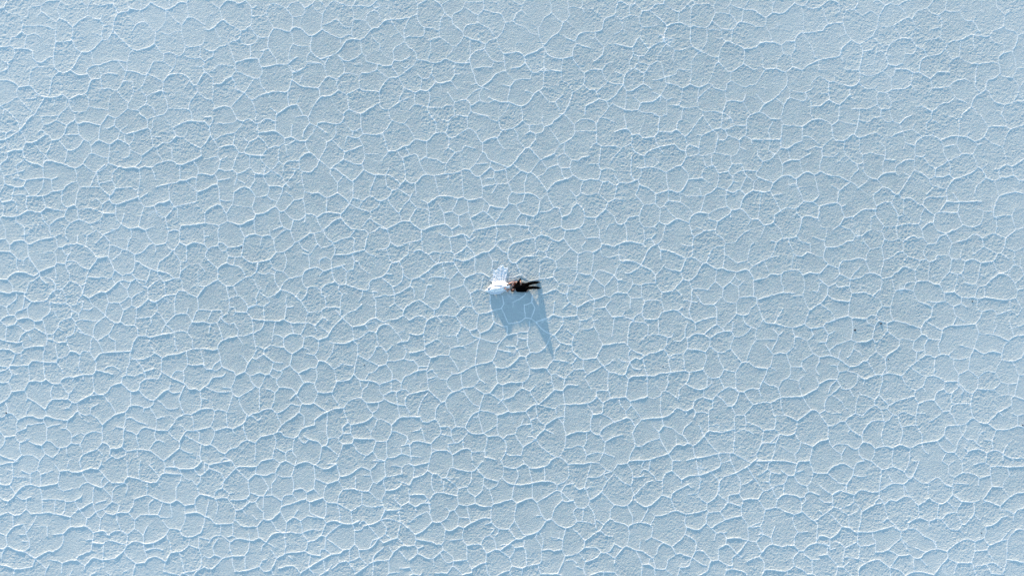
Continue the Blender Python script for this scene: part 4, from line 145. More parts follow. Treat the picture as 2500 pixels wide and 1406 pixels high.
(3,4):'''s2,2 10,4 16,3 18,0;s0,10 4,4;0,16 10,26 20,30;18,4 22,15 22,26 20,30;22,20 35,19 36,16;32,15 36,10 48,18 51,24;51,24 59,24;40,26 47,24;42,0 42,12;33,0 33,8;s59,24 63,15 70,12;s71,0 70,12;71,1 82,0;s70,12 82,23;s82,23 92,18 103,18 118,13 128,8 130,3 130,0;82,23 82,28;100,0 102,15;130,2 142,3;142,0 148,13;s128,37 127,26;162,0 167,3;s148,13 162,7 167,3 172,0;185,0 188,3 187,10;s188,1 192,0 212,1 222,4;173,4 180,7;163,8 170,20 182,37;187,10 180,16 175,18;187,10 191,13;191,13 189,26;191,14 203,16;203,11 212,18;s212,18 219,18 223,4 225,1 237,0;238,0 243,14;s243,14 250,15;219,18 226,28 235,31;243,14 240,25 235,31;s235,31 237,38;222,14 230,12;189,26 195,33;195,33 200,30 207,28 212,18;182,26 189,26;182,37 192,33;195,33 195,40 199,47;208,28 207,41;s182,37 176,46;148,15 154,25 153,38;154,29 161,28 168,23;s148,15 140,18 133,19;134,19 128,25;118,14 128,26;103,18 105,25 103,37 101,40;s128,26 126,40 122,46 113,52;113,52 104,45 101,40;90,41 101,40;s69,46 73,38 90,29;90,29 94,33;59,24 58,42;s58,42 69,46;s58,42 40,56 25,48;20,30 24,42 25,48;25,42 33,33 40,26;s0,54 16,54 24,43;17,54 19,62 22,68 22,77;40,56 41,59 32,75;69,46 71,52 75,61;46,64 50,67;s50,67 60,66 75,61 87,65;s0,74 12,77 17,81;s17,81 22,77 32,75 44,78;44,78 50,67;44,78 47,82 46,90;46,90 60,100;46,90 45,93 38,97;87,65 86,75 87,80;s87,65 102,63 113,59;113,52 113,59 115,63;115,63 112,70 113,76;115,63 128,62;128,62 139,51;126,40 139,51;s139,51 140,42 152,40;152,40 157,48;s157,48 165,46 175,47;157,48 155,56 144,52 139,51;154,56 155,67;129,62 135,70;s121,83 135,72 150,68 155,67;155,67 163,77;113,76 118,82 121,83;s88,81 102,84 112,76;88,81 86,90 80,97 70,105;121,83 124,88;s175,47 184,59;184,59 182,72 178,80;s184,59 197,57;199,47 197,57;s197,57 207,61 219,66;s199,47 207,41 220,42 226,45;226,45 229,53;229,53 234,48 232,44;232,44 226,45;s219,66 228,63;229,53 229,62;s228,63 243,73 250,70;232,44 237,38 250,42;163,78 178,75;163,78 164,81 178,80;178,80 183,88;164,81 163,97;219,66 218,75 224,84;224,87 236,86;196,80 193,93;s176,90 182,90 191,94;178,87 182,90;182,90 173,99;243,73 248,78 246,100;s231,110 236,104 246,100 250,99;224,87 220,93 219,103;s219,103 226,110 231,110;191,94 193,102;s173,99 180,112;s180,112 185,106 193,102 205,105 212,103 219,103;205,105 205,108;s137,95 150,94 163,97 173,99;124,88 133,88 137,95;133,88 137,87;124,88 122,97;137,95 138,102;s150,113 163,98;s127,108 136,102 145,108 150,113;17,81 18,90 15,104;s0,101 10,107;s10,107 15,104 26,109 34,110 45,119;32,98 30,108;45,119 52,113 54,105 60,100;s60,100 70,105 75,114;87,90 99,98 99,110;75,114 80,113;s80,113 92,119;92,119 95,118 99,110;99,110 108,110 118,122;s0,125 1,119 10,107;26,110 32,122 34,127;s34,127 42,126 50,131;42,126 43,120 47,119;48,119 49,131;50,131 62,132 65,121;65,121 75,114;92,119 91,128;s78,132 85,130 91,128;95,118 108,127 113,128;118,122 127,121;127,108 127,121;s127,121 137,127 144,128;144,128 144,118 150,113;s113,136 118,122;s102,140 113,135;137,127 137,134;134,140 137,134;s137,134 143,132 155,134 160,137;143,132 144,128;150,114 156,118;162,123 167,120 177,117;177,117 180,112;177,117 183,125 182,137;s180,140 184,133 200,134 211,134 220,128;s220,128 218,120 226,111;s220,128 230,133 235,138;231,110 232,115 241,122;241,122 240,138;241,121 250,120;250,90 246,98;0,136 4,140;34,127 33,140;50,131 50,140;62,132 70,139;80,130 77,140;160,137 162,140;s235,138 242,138 246,140;211,134 211,140''',
(4,0):'''s0,10 10,2 17,1 24,5 27,4;4,11 7,20 11,30;s0,38 4,38 11,30 28,28;24,5 25,14 30,18 34,12 43,12;20,18 25,14;s43,12 47,5 47,0;43,12 52,19 62,14 67,16 73,20;s73,20 81,7 90,5 96,7 104,2 111,1;66,3 72,1 80,7;90,0 91,5;30,18 29,28;s73,20 73,30;73,30 82,33 90,32;97,7 104,14 107,22;s90,32 107,22 113,24;s113,24 120,14 132,10 138,3 140,0;133,10 135,15 145,19 148,20;s148,20 154,13 160,15 171,14;156,0 155,13;w168,2 173,9;s171,14 178,25 188,27 194,38;171,14 177,7;188,27 191,20;148,20 150,27 147,46;w150,27 156,27;113,24 118,34 124,36;118,34 113,43 113,48;135,37 146,34;90,32 96,40 100,47;s29,28 33,42 40,49 50,54 65,44 71,32 73,30;s40,49 31,56 27,60 26,67 23,69;w25,45 33,42;s50,54 53,63 51,75 48,86;66,45 72,52 78,60;s53,63 65,61;70,63 76,63 81,67;78,58 86,55;s81,67 86,55 93,50 100,47 113,48;s113,48 119,58 128,61 131,69;w105,60 105,66 101,78;105,66 115,66 120,59;s131,69 124,75 123,88;s131,69 145,67 154,60 156,54;147,46 156,54;130,50 140,48 147,46;s156,54 164,50 173,49 184,43 188,44;173,49 171,70;153,61 162,73;s162,73 171,70 177,75 193,79;162,73 159,78 159,88 147,89;189,45 189,61;s188,44 200,45 208,44 211,39 225,33;188,43 194,38 196,42;w196,40 203,36;226,0 217,0 217,9 227,19;227,19 232,14;227,19 225,33;w234,5 240,0;225,33 230,37 237,38 243,44;s243,44 250,41;210,45 214,52 226,56 225,65;w226,53 234,49;s243,44 240,54 236,63 236,66;w248,57 250,58;s236,66 224,66 219,71 219,78;s193,79 207,77 219,78 221,90;193,79 191,91 188,104;w196,70 193,79;236,66 241,84 236,95;241,84 250,83;221,90 225,94 236,95;s221,90 212,97 205,99 203,110;s203,110 189,120 186,130;203,110 208,113 210,120 215,125;s215,125 227,128 237,125;236,95 244,108 237,125;244,108 249,101;237,125 250,125;244,116 250,123;s0,74 12,71 24,69 27,63;24,69 29,75;s48,86 50,90 62,93 78,87 85,80;32,85 48,86;w28,82 32,85;81,67 84,79;s85,80 93,81 101,78;81,87 88,95 93,85 93,81;s93,87 106,85 114,89 122,89 136,97;114,89 113,101;s136,97 143,90 148,88 159,89 160,87;136,97 138,107 134,113;138,107 147,108 160,105;s160,105 163,101 178,98;178,96 184,100;192,91 191,101;160,105 166,119 180,126;s0,93 12,100 18,100 30,104 38,106 48,101 50,90;18,100 19,93;w0,86 9,86;12,100 12,122;38,106 37,115 40,120;s12,122 17,125 25,128 37,115;s0,130 12,122;0,114 12,115;48,103 56,108 68,109 72,113;s72,113 82,113 88,110 106,108 112,103 113,101;69,109 70,105;88,95 88,110;72,113 70,120 71,129;71,129 76,134;85,114 88,125 85,133 76,134 75,140;85,133 87,140;112,106 118,112;w123,117 123,127;s123,126 128,131 138,136;117,130 128,130;s138,136 152,126 158,126 166,119;49,133 40,133;49,133 50,140;49,133 60,133 71,128;25,128 25,140;w38,115 43,125;s138,136 138,140;s175,139 186,131;186,130 190,134 193,140;227,128 224,140;w88,124 100,122;w204,140 210,134;190,105 196,113''',
(4,1):'''s0,5 10,8 15,13 16,22 17,27 20,31;s15,12 23,7 24,0;23,7 33,10 45,13;s49,0 47,12 44,23;49,7 60,8;60,9 66,4 75,2;75,3 83,9 90,7;87,0 90,7 97,10;s97,10 104,5 112,1;98,11 99,21;s20,31 31,31 40,24 43,24 49,28 60,24;17,28 4,40 4,50 1,60 1,69;0,40 4,40;49,28 49,38 50,46;60,24 70,22 76,26;s88,27 99,21;w76,30 87,27;74,33 81,38;99,21 106,33;28,32 30,42 33,50;s106,34 117,38;106,34 103,41;137,0 137,5 131,10 130,23;s117,38 119,32 126,27 138,25 148,31;157,1 170,5 174,4 174,0;137,5 145,10;171,5 171,15 170,26;140,19 139,25;114,18 123,26;102,20 114,18;114,18 116,11;s148,31 160,26 170,26 180,27 190,33;197,0 207,14;183,21 182,27;s190,33 201,27 207,15 216,14 228,14;222,0 228,8 228,14;s228,14 234,17 250,12;234,17 228,26 224,40;201,27 210,34 218,37 224,40;224,40 228,54;170,27 168,36 172,47;148,31 152,39 152,46;152,40 168,37;190,33 193,37 187,48;s193,37 198,35;117,38 117,50 118,52;s96,61 106,55 116,54;s118,52 127,51 130,48;127,51 134,61 142,66;s80,54 81,40;53,49 62,46 70,48 80,50;50,46 53,49 53,59;5,50 17,51 24,46;w33,50 22,58;33,50 46,60 53,58 55,61 53,67;45,60 48,66;s53,67 61,76 71,79;80,54 78,58 77,71;80,54 93,55;116,55 116,67 118,69;92,64 93,70 98,75;s95,62 93,65;s71,79 78,72 93,69;118,69 111,74;104,71 111,74;s118,69 128,73 134,78 141,75;s142,66 154,59 157,53;s157,54 172,50 174,48 187,48;152,46 157,54;142,66 141,75;s141,75 150,76 159,73;157,57 160,63 159,73;187,48 191,56 192,62;s159,73 165,78 178,74 190,68 193,63;s193,63 199,67 204,76;s204,77 214,80 220,77;199,66 205,60;220,77 220,66 229,60;214,66 220,66;s229,60 235,63 250,54;235,63 237,74;s220,77 230,76 237,74 244,80 250,80;244,80 244,84;204,77 192,87 190,96;w181,75 187,82;214,80 217,90 218,100;237,90 240,94;s219,100 225,97 240,94 250,96;s219,100 215,108 213,118 214,125;s1,69 14,74 24,75 34,80 38,81;38,81 38,77 48,66;61,77 57,82 46,87;38,82 46,87 47,90;s38,81 33,86 25,92 23,98 22,107;15,86 25,92;w47,90 59,97 66,97;71,79 77,88 66,97;s77,88 85,90 93,97 97,97;s97,97 104,85 111,75 118,69;97,97 103,103;93,97 88,106;66,97 67,105 70,111;s103,103 111,101 120,108 127,111;s127,111 134,118 141,122;103,103 102,120;126,110 131,101 156,100;131,97 139,89 142,87;136,78 136,84 142,87 153,92;s164,79 155,91 156,100 155,106 150,113 149,119;w163,85 170,92;163,95 171,106;s155,106 171,106;s171,106 183,106 192,105 198,106;171,106 169,119;s141,122 146,119 160,119 169,119;169,119 173,130 175,134;194,115 200,117 213,116;200,118 200,126 197,133;s175,134 188,137 197,133;188,137 188,140;175,134 169,139 163,140;213,125 217,137 216,140;216,125 224,123 235,123;235,123 239,114;235,123 241,139;s241,139 250,137;s0,113 6,110 22,107 27,112;27,112 32,110;27,112 28,118 31,125;s31,125 42,124 53,116 69,115;70,111 69,115;s70,111 78,107 88,106;69,115 69,122 78,133;42,125 40,126;63,125 69,122;s31,125 24,135;24,135 17,140;24,135 38,139;w0,134 10,140;w40,127 40,133;63,125 64,140;s88,107 96,124;w90,120 97,124;102,120 97,124;97,124 96,131 94,136;78,133 79,136 94,136;s94,136 106,133 121,133;128,115 124,122 124,128 121,133;w103,121 110,126;121,133 125,138;s125,138 133,132 139,132;s139,132 141,122;139,132 142,138;94,136 95,140;125,138 125,140;79,136 78,140''',
(4,2):'''10,0 7,13;s0,11 6,16;s7,13 8,21;s8,21 16,21 28,18 33,14 41,13 44,8;39,0 44,7;s44,7 52,7 58,2 63,0;52,7 56,16 62,23;70,1 76,2 80,11;80,11 87,14 96,11;94,0 97,10;96,11 102,15;s102,15 108,10 116,7 120,10;120,10 127,9;125,0 127,9 133,17;s133,17 142,16 147,8 154,4;s144,0 154,4 163,0;w163,0 170,5;s154,6 165,16;165,16 179,12;s179,12 189,5 198,9;198,9 211,4 215,4;216,0 216,5;s215,4 228,10;s228,10 232,6 240,0;199,10 201,20;s228,10 226,20 222,28;201,20 192,27 187,29;201,20 210,25 217,29;s217,29 213,37 197,40;s217,29 222,28;187,20 188,30;228,19 238,26;238,26 250,21;222,28 231,35;238,26 239,32 236,35;162,16 158,30;80,11 76,21;76,21 63,23;76,21 78,35;62,23 58,30 57,37 62,52;s8,21 5,33 11,42;0,33 5,33;s24,47 25,42 29,37 36,37 49,34 57,36;s11,42 24,46;24,47 25,54;s11,42 0,53;25,54 19,60;s25,54 33,57 38,60;38,60 42,53 50,45;38,60 50,58 56,54 62,52;s62,52 74,55 77,59;79,36 77,45 74,55;79,36 88,33 95,27;s95,27 102,26 108,32 117,35 123,37;102,26 103,14;108,32 104,37;128,36 127,26 133,17;s123,37 131,36 134,39 142,36;142,36 144,31 158,31;158,31 162,35;162,35 172,35 178,38;173,24 172,34;162,35 159,51;s178,38 186,35 190,36 197,40;178,38 176,49 173,53;197,40 196,47 195,54 191,66;213,37 217,50 218,53;s202,68 208,62 219,53;s219,53 230,55 234,59 239,65;195,54 201,56;219,53 230,50 240,43;230,54 234,47 240,43 245,44 250,54;246,35 246,43;236,35 238,42;212,37 215,37;123,37 122,42 117,49;s77,59 88,57 92,52 97,50 101,45 110,46 117,49;117,49 117,57 121,62;134,39 133,62;159,51 169,54 173,53;159,51 151,59 146,66;s118,74 116,70 119,63 125,62 133,62 140,66 146,66 149,69;149,70 152,76 155,77;169,54 167,65 165,74;s155,77 165,74;173,53 177,59;s165,75 174,82 190,82;178,64 184,66 191,66;191,66 194,69;194,69 202,68;194,69 192,74 189,82;202,68 203,80;239,65 242,73 240,83;239,65 250,55;242,73 250,71;s190,82 193,84 202,82 212,83 225,85 240,83;77,59 75,72 74,75;77,59 75,62;88,57 90,65 93,74;s93,74 104,72 115,74;93,74 90,82 87,94;106,72 106,65 118,61;74,75 69,77 65,80;38,60 37,68 40,77;s40,77 50,76 57,76;57,76 65,80;s0,60 4,63 11,69;11,69 19,66;20,65 22,69 29,69 37,66;11,69 10,79;4,63 0,66;s0,90 5,86 10,79;s10,79 19,85 37,87;40,77 37,87 35,104;0,90 15,100 16,110;15,100 17,98;s19,110 35,104;s35,104 40,107 56,107;65,80 73,84 77,92;77,93 87,93;77,93 72,98 69,105;64,103 69,105;56,107 64,103;69,105 73,110 83,113;87,93 88,105 91,110;s83,113 91,110;s91,110 104,113 124,120;115,74 117,80 121,87;s121,87 130,90 138,95;138,95 144,88 154,87;155,77 154,87;154,87 164,93;164,93 173,89 174,82;s138,95 136,106 129,111 124,120;132,87 145,88;173,89 180,94;164,93 165,102 168,105;168,105 178,112;168,105 163,116;192,84 193,96 199,99;199,99 197,105 191,114;199,99 212,97 217,103;233,84 233,97 231,99;231,99 217,103;240,83 248,95;231,99 242,104;242,104 247,96 250,94;217,103 213,113;s124,120 125,127;130,112 150,122;s150,122 157,117 172,116 191,114;s191,114 195,126;195,126 200,127 212,127;s212,127 221,130 231,135;231,135 238,130 250,128;217,115 212,127;236,125 237,130;232,110 235,120 236,125;236,121 250,115;231,135 228,140;195,126 191,140;s150,122 148,134 146,140;125,127 116,135;s125,127 130,128 133,132 148,134;s83,113 83,122;83,123 98,134;83,123 74,134 68,137;98,134 104,132 116,135;116,135 114,140;131,133 129,140;98,134 97,140;s73,110 68,117 65,132;57,108 60,114 68,117;s40,107 41,120 39,133;s39,133 45,136 57,136 65,132;65,132 68,137;43,136 42,140;39,133 23,140;16,110 18,113;s16,110 8,113 5,118;0,118 5,118 11,127;11,127 19,123;11,127 8,138;0,137 8,137 9,140''',
(4,3):'''8,0 12,6 12,12;s0,14 8,13 15,13 23,16;12,6 20,0;42,0 42,4;42,4 38,12 34,15;26,6 23,16;42,4 49,8 52,13;s23,16 34,24 37,26;s37,26 48,24 53,19 59,19;68,0 70,8;59,19 64,12 70,8;70,8 81,17;s81,17 83,12 95,4 98,0;81,17 82,27 85,34;115,0 114,4 119,8;119,8 127,6;119,8 120,19;128,0 128,11;s128,11 120,19 118,20 111,26;s129,12 136,12 141,15 148,11 158,12;145,0 148,8;158,12 165,4;172,0 188,6;s188,6 184,15;158,12 164,17 184,15;189,4 190,0;s188,6 200,10 212,7 223,8;s226,0 223,10 223,17;s223,17 235,19 248,15;247,15 250,8;200,10 200,14;223,17 218,25 215,33;235,19 240,27 244,36 250,36;58,19 63,26 68,35;26,18 22,26 24,32;24,32 35,31;35,31 37,26;35,31 47,35 48,36;14,24 19,24 22,27;0,14 0,20;s0,47 12,41 21,43;24,32 22,42;21,43 28,53;21,43 15,48 11,58;28,53 37,53 46,45 48,36;s48,36 55,41 61,39;s61,39 69,36 75,38;s75,38 83,34 100,36;82,29 77,36;100,36 111,26;111,26 123,35 131,37;w106,23 111,26;141,15 140,35 140,37;s131,38 140,37 148,40 154,44;s154,44 169,44;170,44 170,35 165,27 164,17;s184,15 182,30;171,35 182,30;s182,30 188,34 194,40;s194,40 203,32 215,33;215,33 222,45;222,45 231,47 243,45;244,36 243,45;194,40 193,52;171,46 180,56 187,59;s187,59 193,53;170,36 169,44;169,44 172,48;193,52 212,54;212,54 222,45;w213,54 222,61;222,61 231,60;231,47 232,60 238,62;242,46 239,62;s238,62 250,66;100,37 107,49 117,55;130,38 126,51;126,51 130,56;126,51 117,55;117,55 116,62;s85,73 97,67 116,62;116,62 121,71;75,38 77,42 73,60;s73,60 68,66;s73,60 85,73;55,41 54,48;50,61 56,61 68,66;47,35 48,40;38,54 42,62;51,60 49,57;154,44 152,53 153,55;153,55 156,58 162,58 169,48;169,48 170,45;s153,55 143,58 140,67;121,71 132,67 140,67;s140,67 151,80;162,58 161,66 164,72;s151,80 159,80;159,80 164,72 171,71 184,71;187,59 185,71 186,82 189,89;172,48 176,56 173,60;15,60 11,62 7,70 7,79;15,60 25,50;15,60 28,69 30,74 35,78;48,62 45,72 44,83;68,66 68,73;68,73 75,77 83,77;83,77 85,73;68,73 60,78 52,83;76,77 76,91;s0,83 7,79;7,79 14,83 23,82;w26,82 26,93;s0,83 11,98;s11,98 20,97 25,93 32,93;32,93 35,88 44,83;44,83 53,86;83,77 90,84 96,86;96,86 101,81 118,83;121,71 118,83;118,86 129,83;118,83 118,97;96,86 100,98;90,85 85,91 79,92;62,93 65,92 76,91;76,91 79,94;79,94 79,99 76,110 78,122;100,98 118,97;s59,96 55,102 52,110;59,96 62,93;s32,93 38,102 46,108 52,111;38,102 35,107;11,98 12,113;s0,117 11,114;11,114 16,124 27,133;17,122 22,120 35,121;s35,121 42,126 48,128;27,133 32,125;52,111 53,118;48,128 48,125 53,118;s53,118 63,120 68,126;s68,126 79,123 89,125;s89,125 98,121 112,125;s112,125 125,119 144,116;100,99 102,106 100,121;118,97 125,108 125,119;133,94 141,89 151,81;s144,116 152,110 154,100;154,100 157,98 169,98;159,80 165,90 170,97;s170,97 178,95;s178,95 183,91 189,89 197,94 205,95;s205,95 219,82;s219,82 235,72 234,66 237,62;237,73 236,78;219,82 224,86;w214,76 219,81;235,83 242,86;242,86 250,84;242,86 242,97;s205,95 216,103;s216,103 232,102 242,98 250,101;169,98 175,110;175,110 179,103 180,95;175,110 170,117 167,127 165,130;175,110 182,115 188,115;188,115 192,119;192,119 197,107 203,105;216,103 211,113;s211,113 212,128;211,116 203,115;s182,129 194,126 205,131;s205,131 212,128 220,129 224,132;224,132 228,123 234,117;224,132 233,137 250,138;177,125 182,129;182,129 174,139;s144,116 150,126 156,130;s156,130 165,130;165,130 174,139;156,130 151,140;125,120 128,128 133,132;111,125 111,140;90,125 90,140;205,131 204,140;224,132 224,140;48,128 49,134 52,137;63,138 67,134 68,126;52,137 63,138;52,137 57,139;27,133 28,140;w193,108 198,100;154,110 164,122;192,119 200,126''',
(4,4):'''s0,15 10,15;s10,15 15,8 29,3 41,7;41,7 46,2 55,0;10,15 20,23 25,27 34,28;29,35 34,28 41,17 42,10 41,7;s63,0 76,10;42,16 50,19 58,18;w58,12 65,3;s76,10 83,9 90,7 104,13;104,13 109,3 110,0;89,0 90,7;76,10 75,22 73,37;104,13 108,20;84,16 90,25;108,20 115,18;s73,37 81,32 90,27 102,28;s102,28 114,19;115,18 122,1;115,18 126,27 134,26;122,0 115,0;150,0 158,5;134,26 145,20 152,27 162,31;158,5 158,14 165,20;158,5 165,0;174,0 174,14;134,26 133,35;165,20 164,32;s165,20 175,14 189,16 195,21;s195,21 209,17;188,4 203,2 209,7;s209,7 220,6 230,7 240,7 250,6;209,7 209,17 211,31;233,8 232,15;s211,31 224,32;w226,25 232,18 240,18;224,32 226,25;224,32 232,44;s221,55 232,44 242,39 250,38;195,21 194,30;165,27 182,28;s200,47 206,38 211,31;162,31 163,40;162,31 156,30 150,28;s162,40 156,49 146,52 134,45;s134,45 121,54;133,35 133,40;w115,37 112,44;112,44 105,28;s73,37 64,38 51,35 43,41;29,35 17,41;s17,41 24,36 33,38 43,41;s34,28 33,36;0,29 8,36 16,41;w21,28 20,27;16,41 16,56;43,41 41,51;41,51 30,56 27,59;41,51 46,53 52,62;16,50 7,50 0,46;s0,69 10,62 17,56;17,56 25,58 28,62;28,62 36,66;36,66 48,60;36,66 36,80;11,65 18,69 28,80;s52,62 61,56 67,53;67,53 73,45 80,50;67,53 80,53;73,37 74,45;80,50 81,60 84,68;s80,50 87,47 94,49 104,43 111,44;103,28 105,42;s111,44 121,54;163,40 175,49;s175,49 189,50;189,50 195,48;s162,40 170,47 175,49;175,49 168,61 170,63;157,50 165,58;s149,71 157,64 168,63;s189,50 189,65 183,70;168,62 174,77;s174,77 178,77 188,68;188,68 196,72;s200,47 221,55;203,49 200,51;221,55 221,60;221,60 230,60 238,65;238,65 237,72;s238,65 241,60 250,57;221,68 230,67;s203,80 213,77 222,69;144,52 143,70;121,54 122,70;s109,75 122,69 134,73 144,70 149,71;134,73 134,80;149,71 158,82;107,71 109,75;84,68 100,86;84,70 75,75;52,62 50,75 47,86;s47,88 65,86 80,82 90,79;s90,79 100,86;100,86 108,82 109,75;s28,80 36,81 47,86;s13,94 20,90 28,80;s0,91 5,91 13,94;66,87 66,95;47,88 47,99;47,99 50,104 69,100 66,95;13,94 12,104;0,100 5,100 12,104;s100,86 100,94;108,82 118,83 127,91;158,82 163,84 171,83;174,77 172,85;203,80 204,87 201,94;s191,97 201,94;s154,110 165,102 172,98 182,95 191,97;127,91 139,97;100,94 107,107;87,108 100,94;19,98 26,100 32,106;32,106 47,98;12,104 13,108 20,106;13,104 10,113;31,106 31,117;s0,115 10,114;10,114 23,127;0,103 10,105;107,107 111,110;70,100 72,110;s69,111 75,111 84,108 87,108;87,108 97,115;s97,115 111,114;111,114 117,118;s117,118 123,118 130,111 143,107 156,110;103,98 110,104;142,98 143,107;139,97 143,107;115,105 127,110;s156,110 157,118;157,118 169,124 170,124;s170,124 185,124;190,98 190,110 186,124;s190,110 205,108;201,94 207,103;205,108 207,103;s207,103 222,97 230,96;223,97 233,84;s230,96 240,84 250,83;230,96 230,120;205,108 212,120;223,140 229,120;s229,120 238,121 250,124;185,124 188,128 202,128;202,128 210,137;204,126 213,124 222,131;117,118 115,125 116,135;124,120 132,128;97,115 86,128;111,114 116,118;29,118 48,119 56,125;s56,125 62,122 74,120;s74,120 86,128;31,117 29,124;31,127 37,122;s27,129 23,128;s56,125 49,130 48,140;86,128 87,140;86,130 96,132 104,140;s105,140 116,135 130,136 138,140;s157,118 147,129 140,139;170,124 164,138;188,128 192,140;29,129 40,140;23,129 20,140;s210,137 224,138;s0,60 4,64;w170,84 176,88;50,104 49,118''',
}
SALT_A = (0.434, 0.462, 0.416)
SALT_B = (0.500, 0.532, 0.478)
SALT_G = (0.422, 0.494, 0.430)
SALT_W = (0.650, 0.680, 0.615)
SALT_C = (0.930, 0.915, 0.820)
rng = random.Random(7)
ROW0 = [0, 281, 562, 843, 1124]
def read_crests():
    lines = []
    for (c, r), txt in CRESTS.items():
        y0 = 1125 if (c, r) == (4, 4) else ROW0[r]
        for ln in txt.split(';'):
            ln = ln.strip()
            if not ln: continue
            k = 0.92
            if ln[0] == 's': k = 1.25; ln = ln[1:]
            elif ln[0] == 'w': k = 0.5; ln = ln[1:]
            pts = []
            for p in ln.split():
                a, b = p.split(',')
                pts.append([c * 500 + float(a) * 2, y0 + float(b) * 2])
            if len(pts) > 1: lines.append([k, pts])
    # join line ends that almost meet
    cell = {}
    allp = [p for k, l in lines for p in l]
    for p in allp:
        cell.setdefault((int(p[0] // 8), int(p[1] // 8)), []).append(p)
    for k, l in lines:
        for e in (l[0], l[-1]):
            best, bd = None, 6.5 ** 2
            cx, cy = int(e[0] // 8), int(e[1] // 8)
            for dx in (-1, 0, 1):
                for dy in (-1, 0, 1):
                    for q in cell.get((cx + dx, cy + dy), ()):
                        if q is e or any(q is z for z in l): continue
                        d = (q[0] - e[0]) ** 2 + (q[1] - e[1]) ** 2
                        if 0 < d < bd: best, bd = q, d
            if best: e[0], e[1] = best[0], best[1]
    return lines
def smooth_line(pts, step=7.0):
    out = []
    n = len(pts)
    for i in range(n - 1):
        p0 = pts[max(i - 1, 0)]; p1 = pts[i]; p2 = pts[i + 1]; p3 = pts[min(i + 2, n - 1)]
        L = math.hypot(p2[0] - p1[0], p2[1] - p1[1])
        m = max(1, int(round(L / step)))
        for j in range(m):
            t = j / m
            q = []
            for a in (0, 1):
                v = 0.5 * (2 * p1[a] + (p2[a] - p0[a]) * t +
                           (2 * p0[a] - 5 * p1[a] + 4 * p2[a] - p3[a]) * t * t +
                           (3 * p1[a] - p0[a] - 3 * p2[a] + p3[a]) * t ** 3)
                if j: v += rng.uniform(-0.9, 0.9)
                q.append(v)
            out.append(q)
    out.append(list(pts[-1]))
    return out

FINE = 0.025
XF = HALF_W + 0.4; YF = 703 * S + 0.4
def axis(half):
    n = int(round(half / FINE))
    a = [i * FINE for i in range(-n, n + 1)]
    ext = []; x = a[-1]
    while x < half + 9: x += 0.085; ext.append(x)
    d = 0.085
    while x < 6000: d *= 1.09; x += d; ext.append(x)
    return np.array([-e for e in reversed(ext)] + a + ext)
gx = axis(XF); gy = axis(YF)
NX, NY = len(gx), len(gy)
GX, GY = np.meshgrid(gx, gy)
PXg = gx / S + 1250.0                      # photo pixel of every column
PYg = 703.0 - gy / S                       # of every row (descending)
ridge = np.zeros((NY, NX), np.float32)     # crest height
crest = np.zeros((NY, NX), np.float32)     # how much fresh white salt
broad = np.zeros((NY, NX), np.float32)     # gentle rise of the plate edges
# --- traced crests
inx0 = np.searchsorted(gx, -XF - 0.02); iny0 = np.searchsorted(gy, -YF - 0.02)
def stamp(ax, ay, bx, by, ka, kb):
    R = 0.55                               # metres of influence
    x0 = min(ax, bx) - R; x1 = max(ax, bx) + R; y0 = min(ay, by) - R; y1 = max(ay, by) + R
    i0 = np.searchsorted(gx, x0); i1 = np.searchsorted(gx, x1)
    j0 = np.searchsorted(gy, y0); j1 = np.searchsorted(gy, y1)
    if i1 <= i0 or j1 <= j0: return
    X = gx[i0:i1][None, :]; Y = gy[j0:j1][:, None]
    dx, dy = bx - ax, by - ay
    L2 = dx * dx + dy * dy + 1e-9
    t = np.clip(((X - ax) * dx + (Y - ay) * dy) / L2, 0, 1)
    d = np.sqrt((X - ax - t * dx) ** 2 + (Y - ay - t * dy) ** 2)
    k = ka + (kb - ka) * t
    w = 0.019 + 0.006 * k
    h = RIDGE_H * k * np.exp(-(d / w) ** 2)
    c = np.minimum(k * 1.05, 1.1) * np.exp(-(d / (0.018 + 0.004 * k)) ** 2)
    b = k * np.exp(-(d / 0.17) ** 1.3)
    a = ridge[j0:j1, i0:i1]; np.maximum(a, h, out=a)
    a = crest[j0:j1, i0:i1]; np.maximum(a, c, out=a)
    a = broad[j0:j1, i0:i1]; np.maximum(a, b, out=a)
RIDGE_H = 0.0066
for k, pts in read_crests():
    sm = smooth_line(pts)
    nz = vnoise(np.array([p[0] for p in sm]), np.array([p[1] for p in sm]), 17.0, 41)
    kk = [k * (0.82 + 0.36 * (0.5 + 0.5 * math.sin(p[0] * 0.11 + p[1] * 0.07) * math.sin(p[1] * 0.09 - p[0] * 0.05))) * (1 + 0.2 * (p[1] / 703 - 1) - 0.1 * (p[0] / 1250 - 1)) * (1 + 0.32 * z_) for p, z_ in zip(sm, nz)]
    for (a, b, ka, kb) in zip(sm, sm[1:], kk, kk[1:]):
        stamp((a[0] - 1250) * S, (703 - a[1]) * S, (b[0] - 1250) * S, (703 - b[1]) * S, ka, kb)
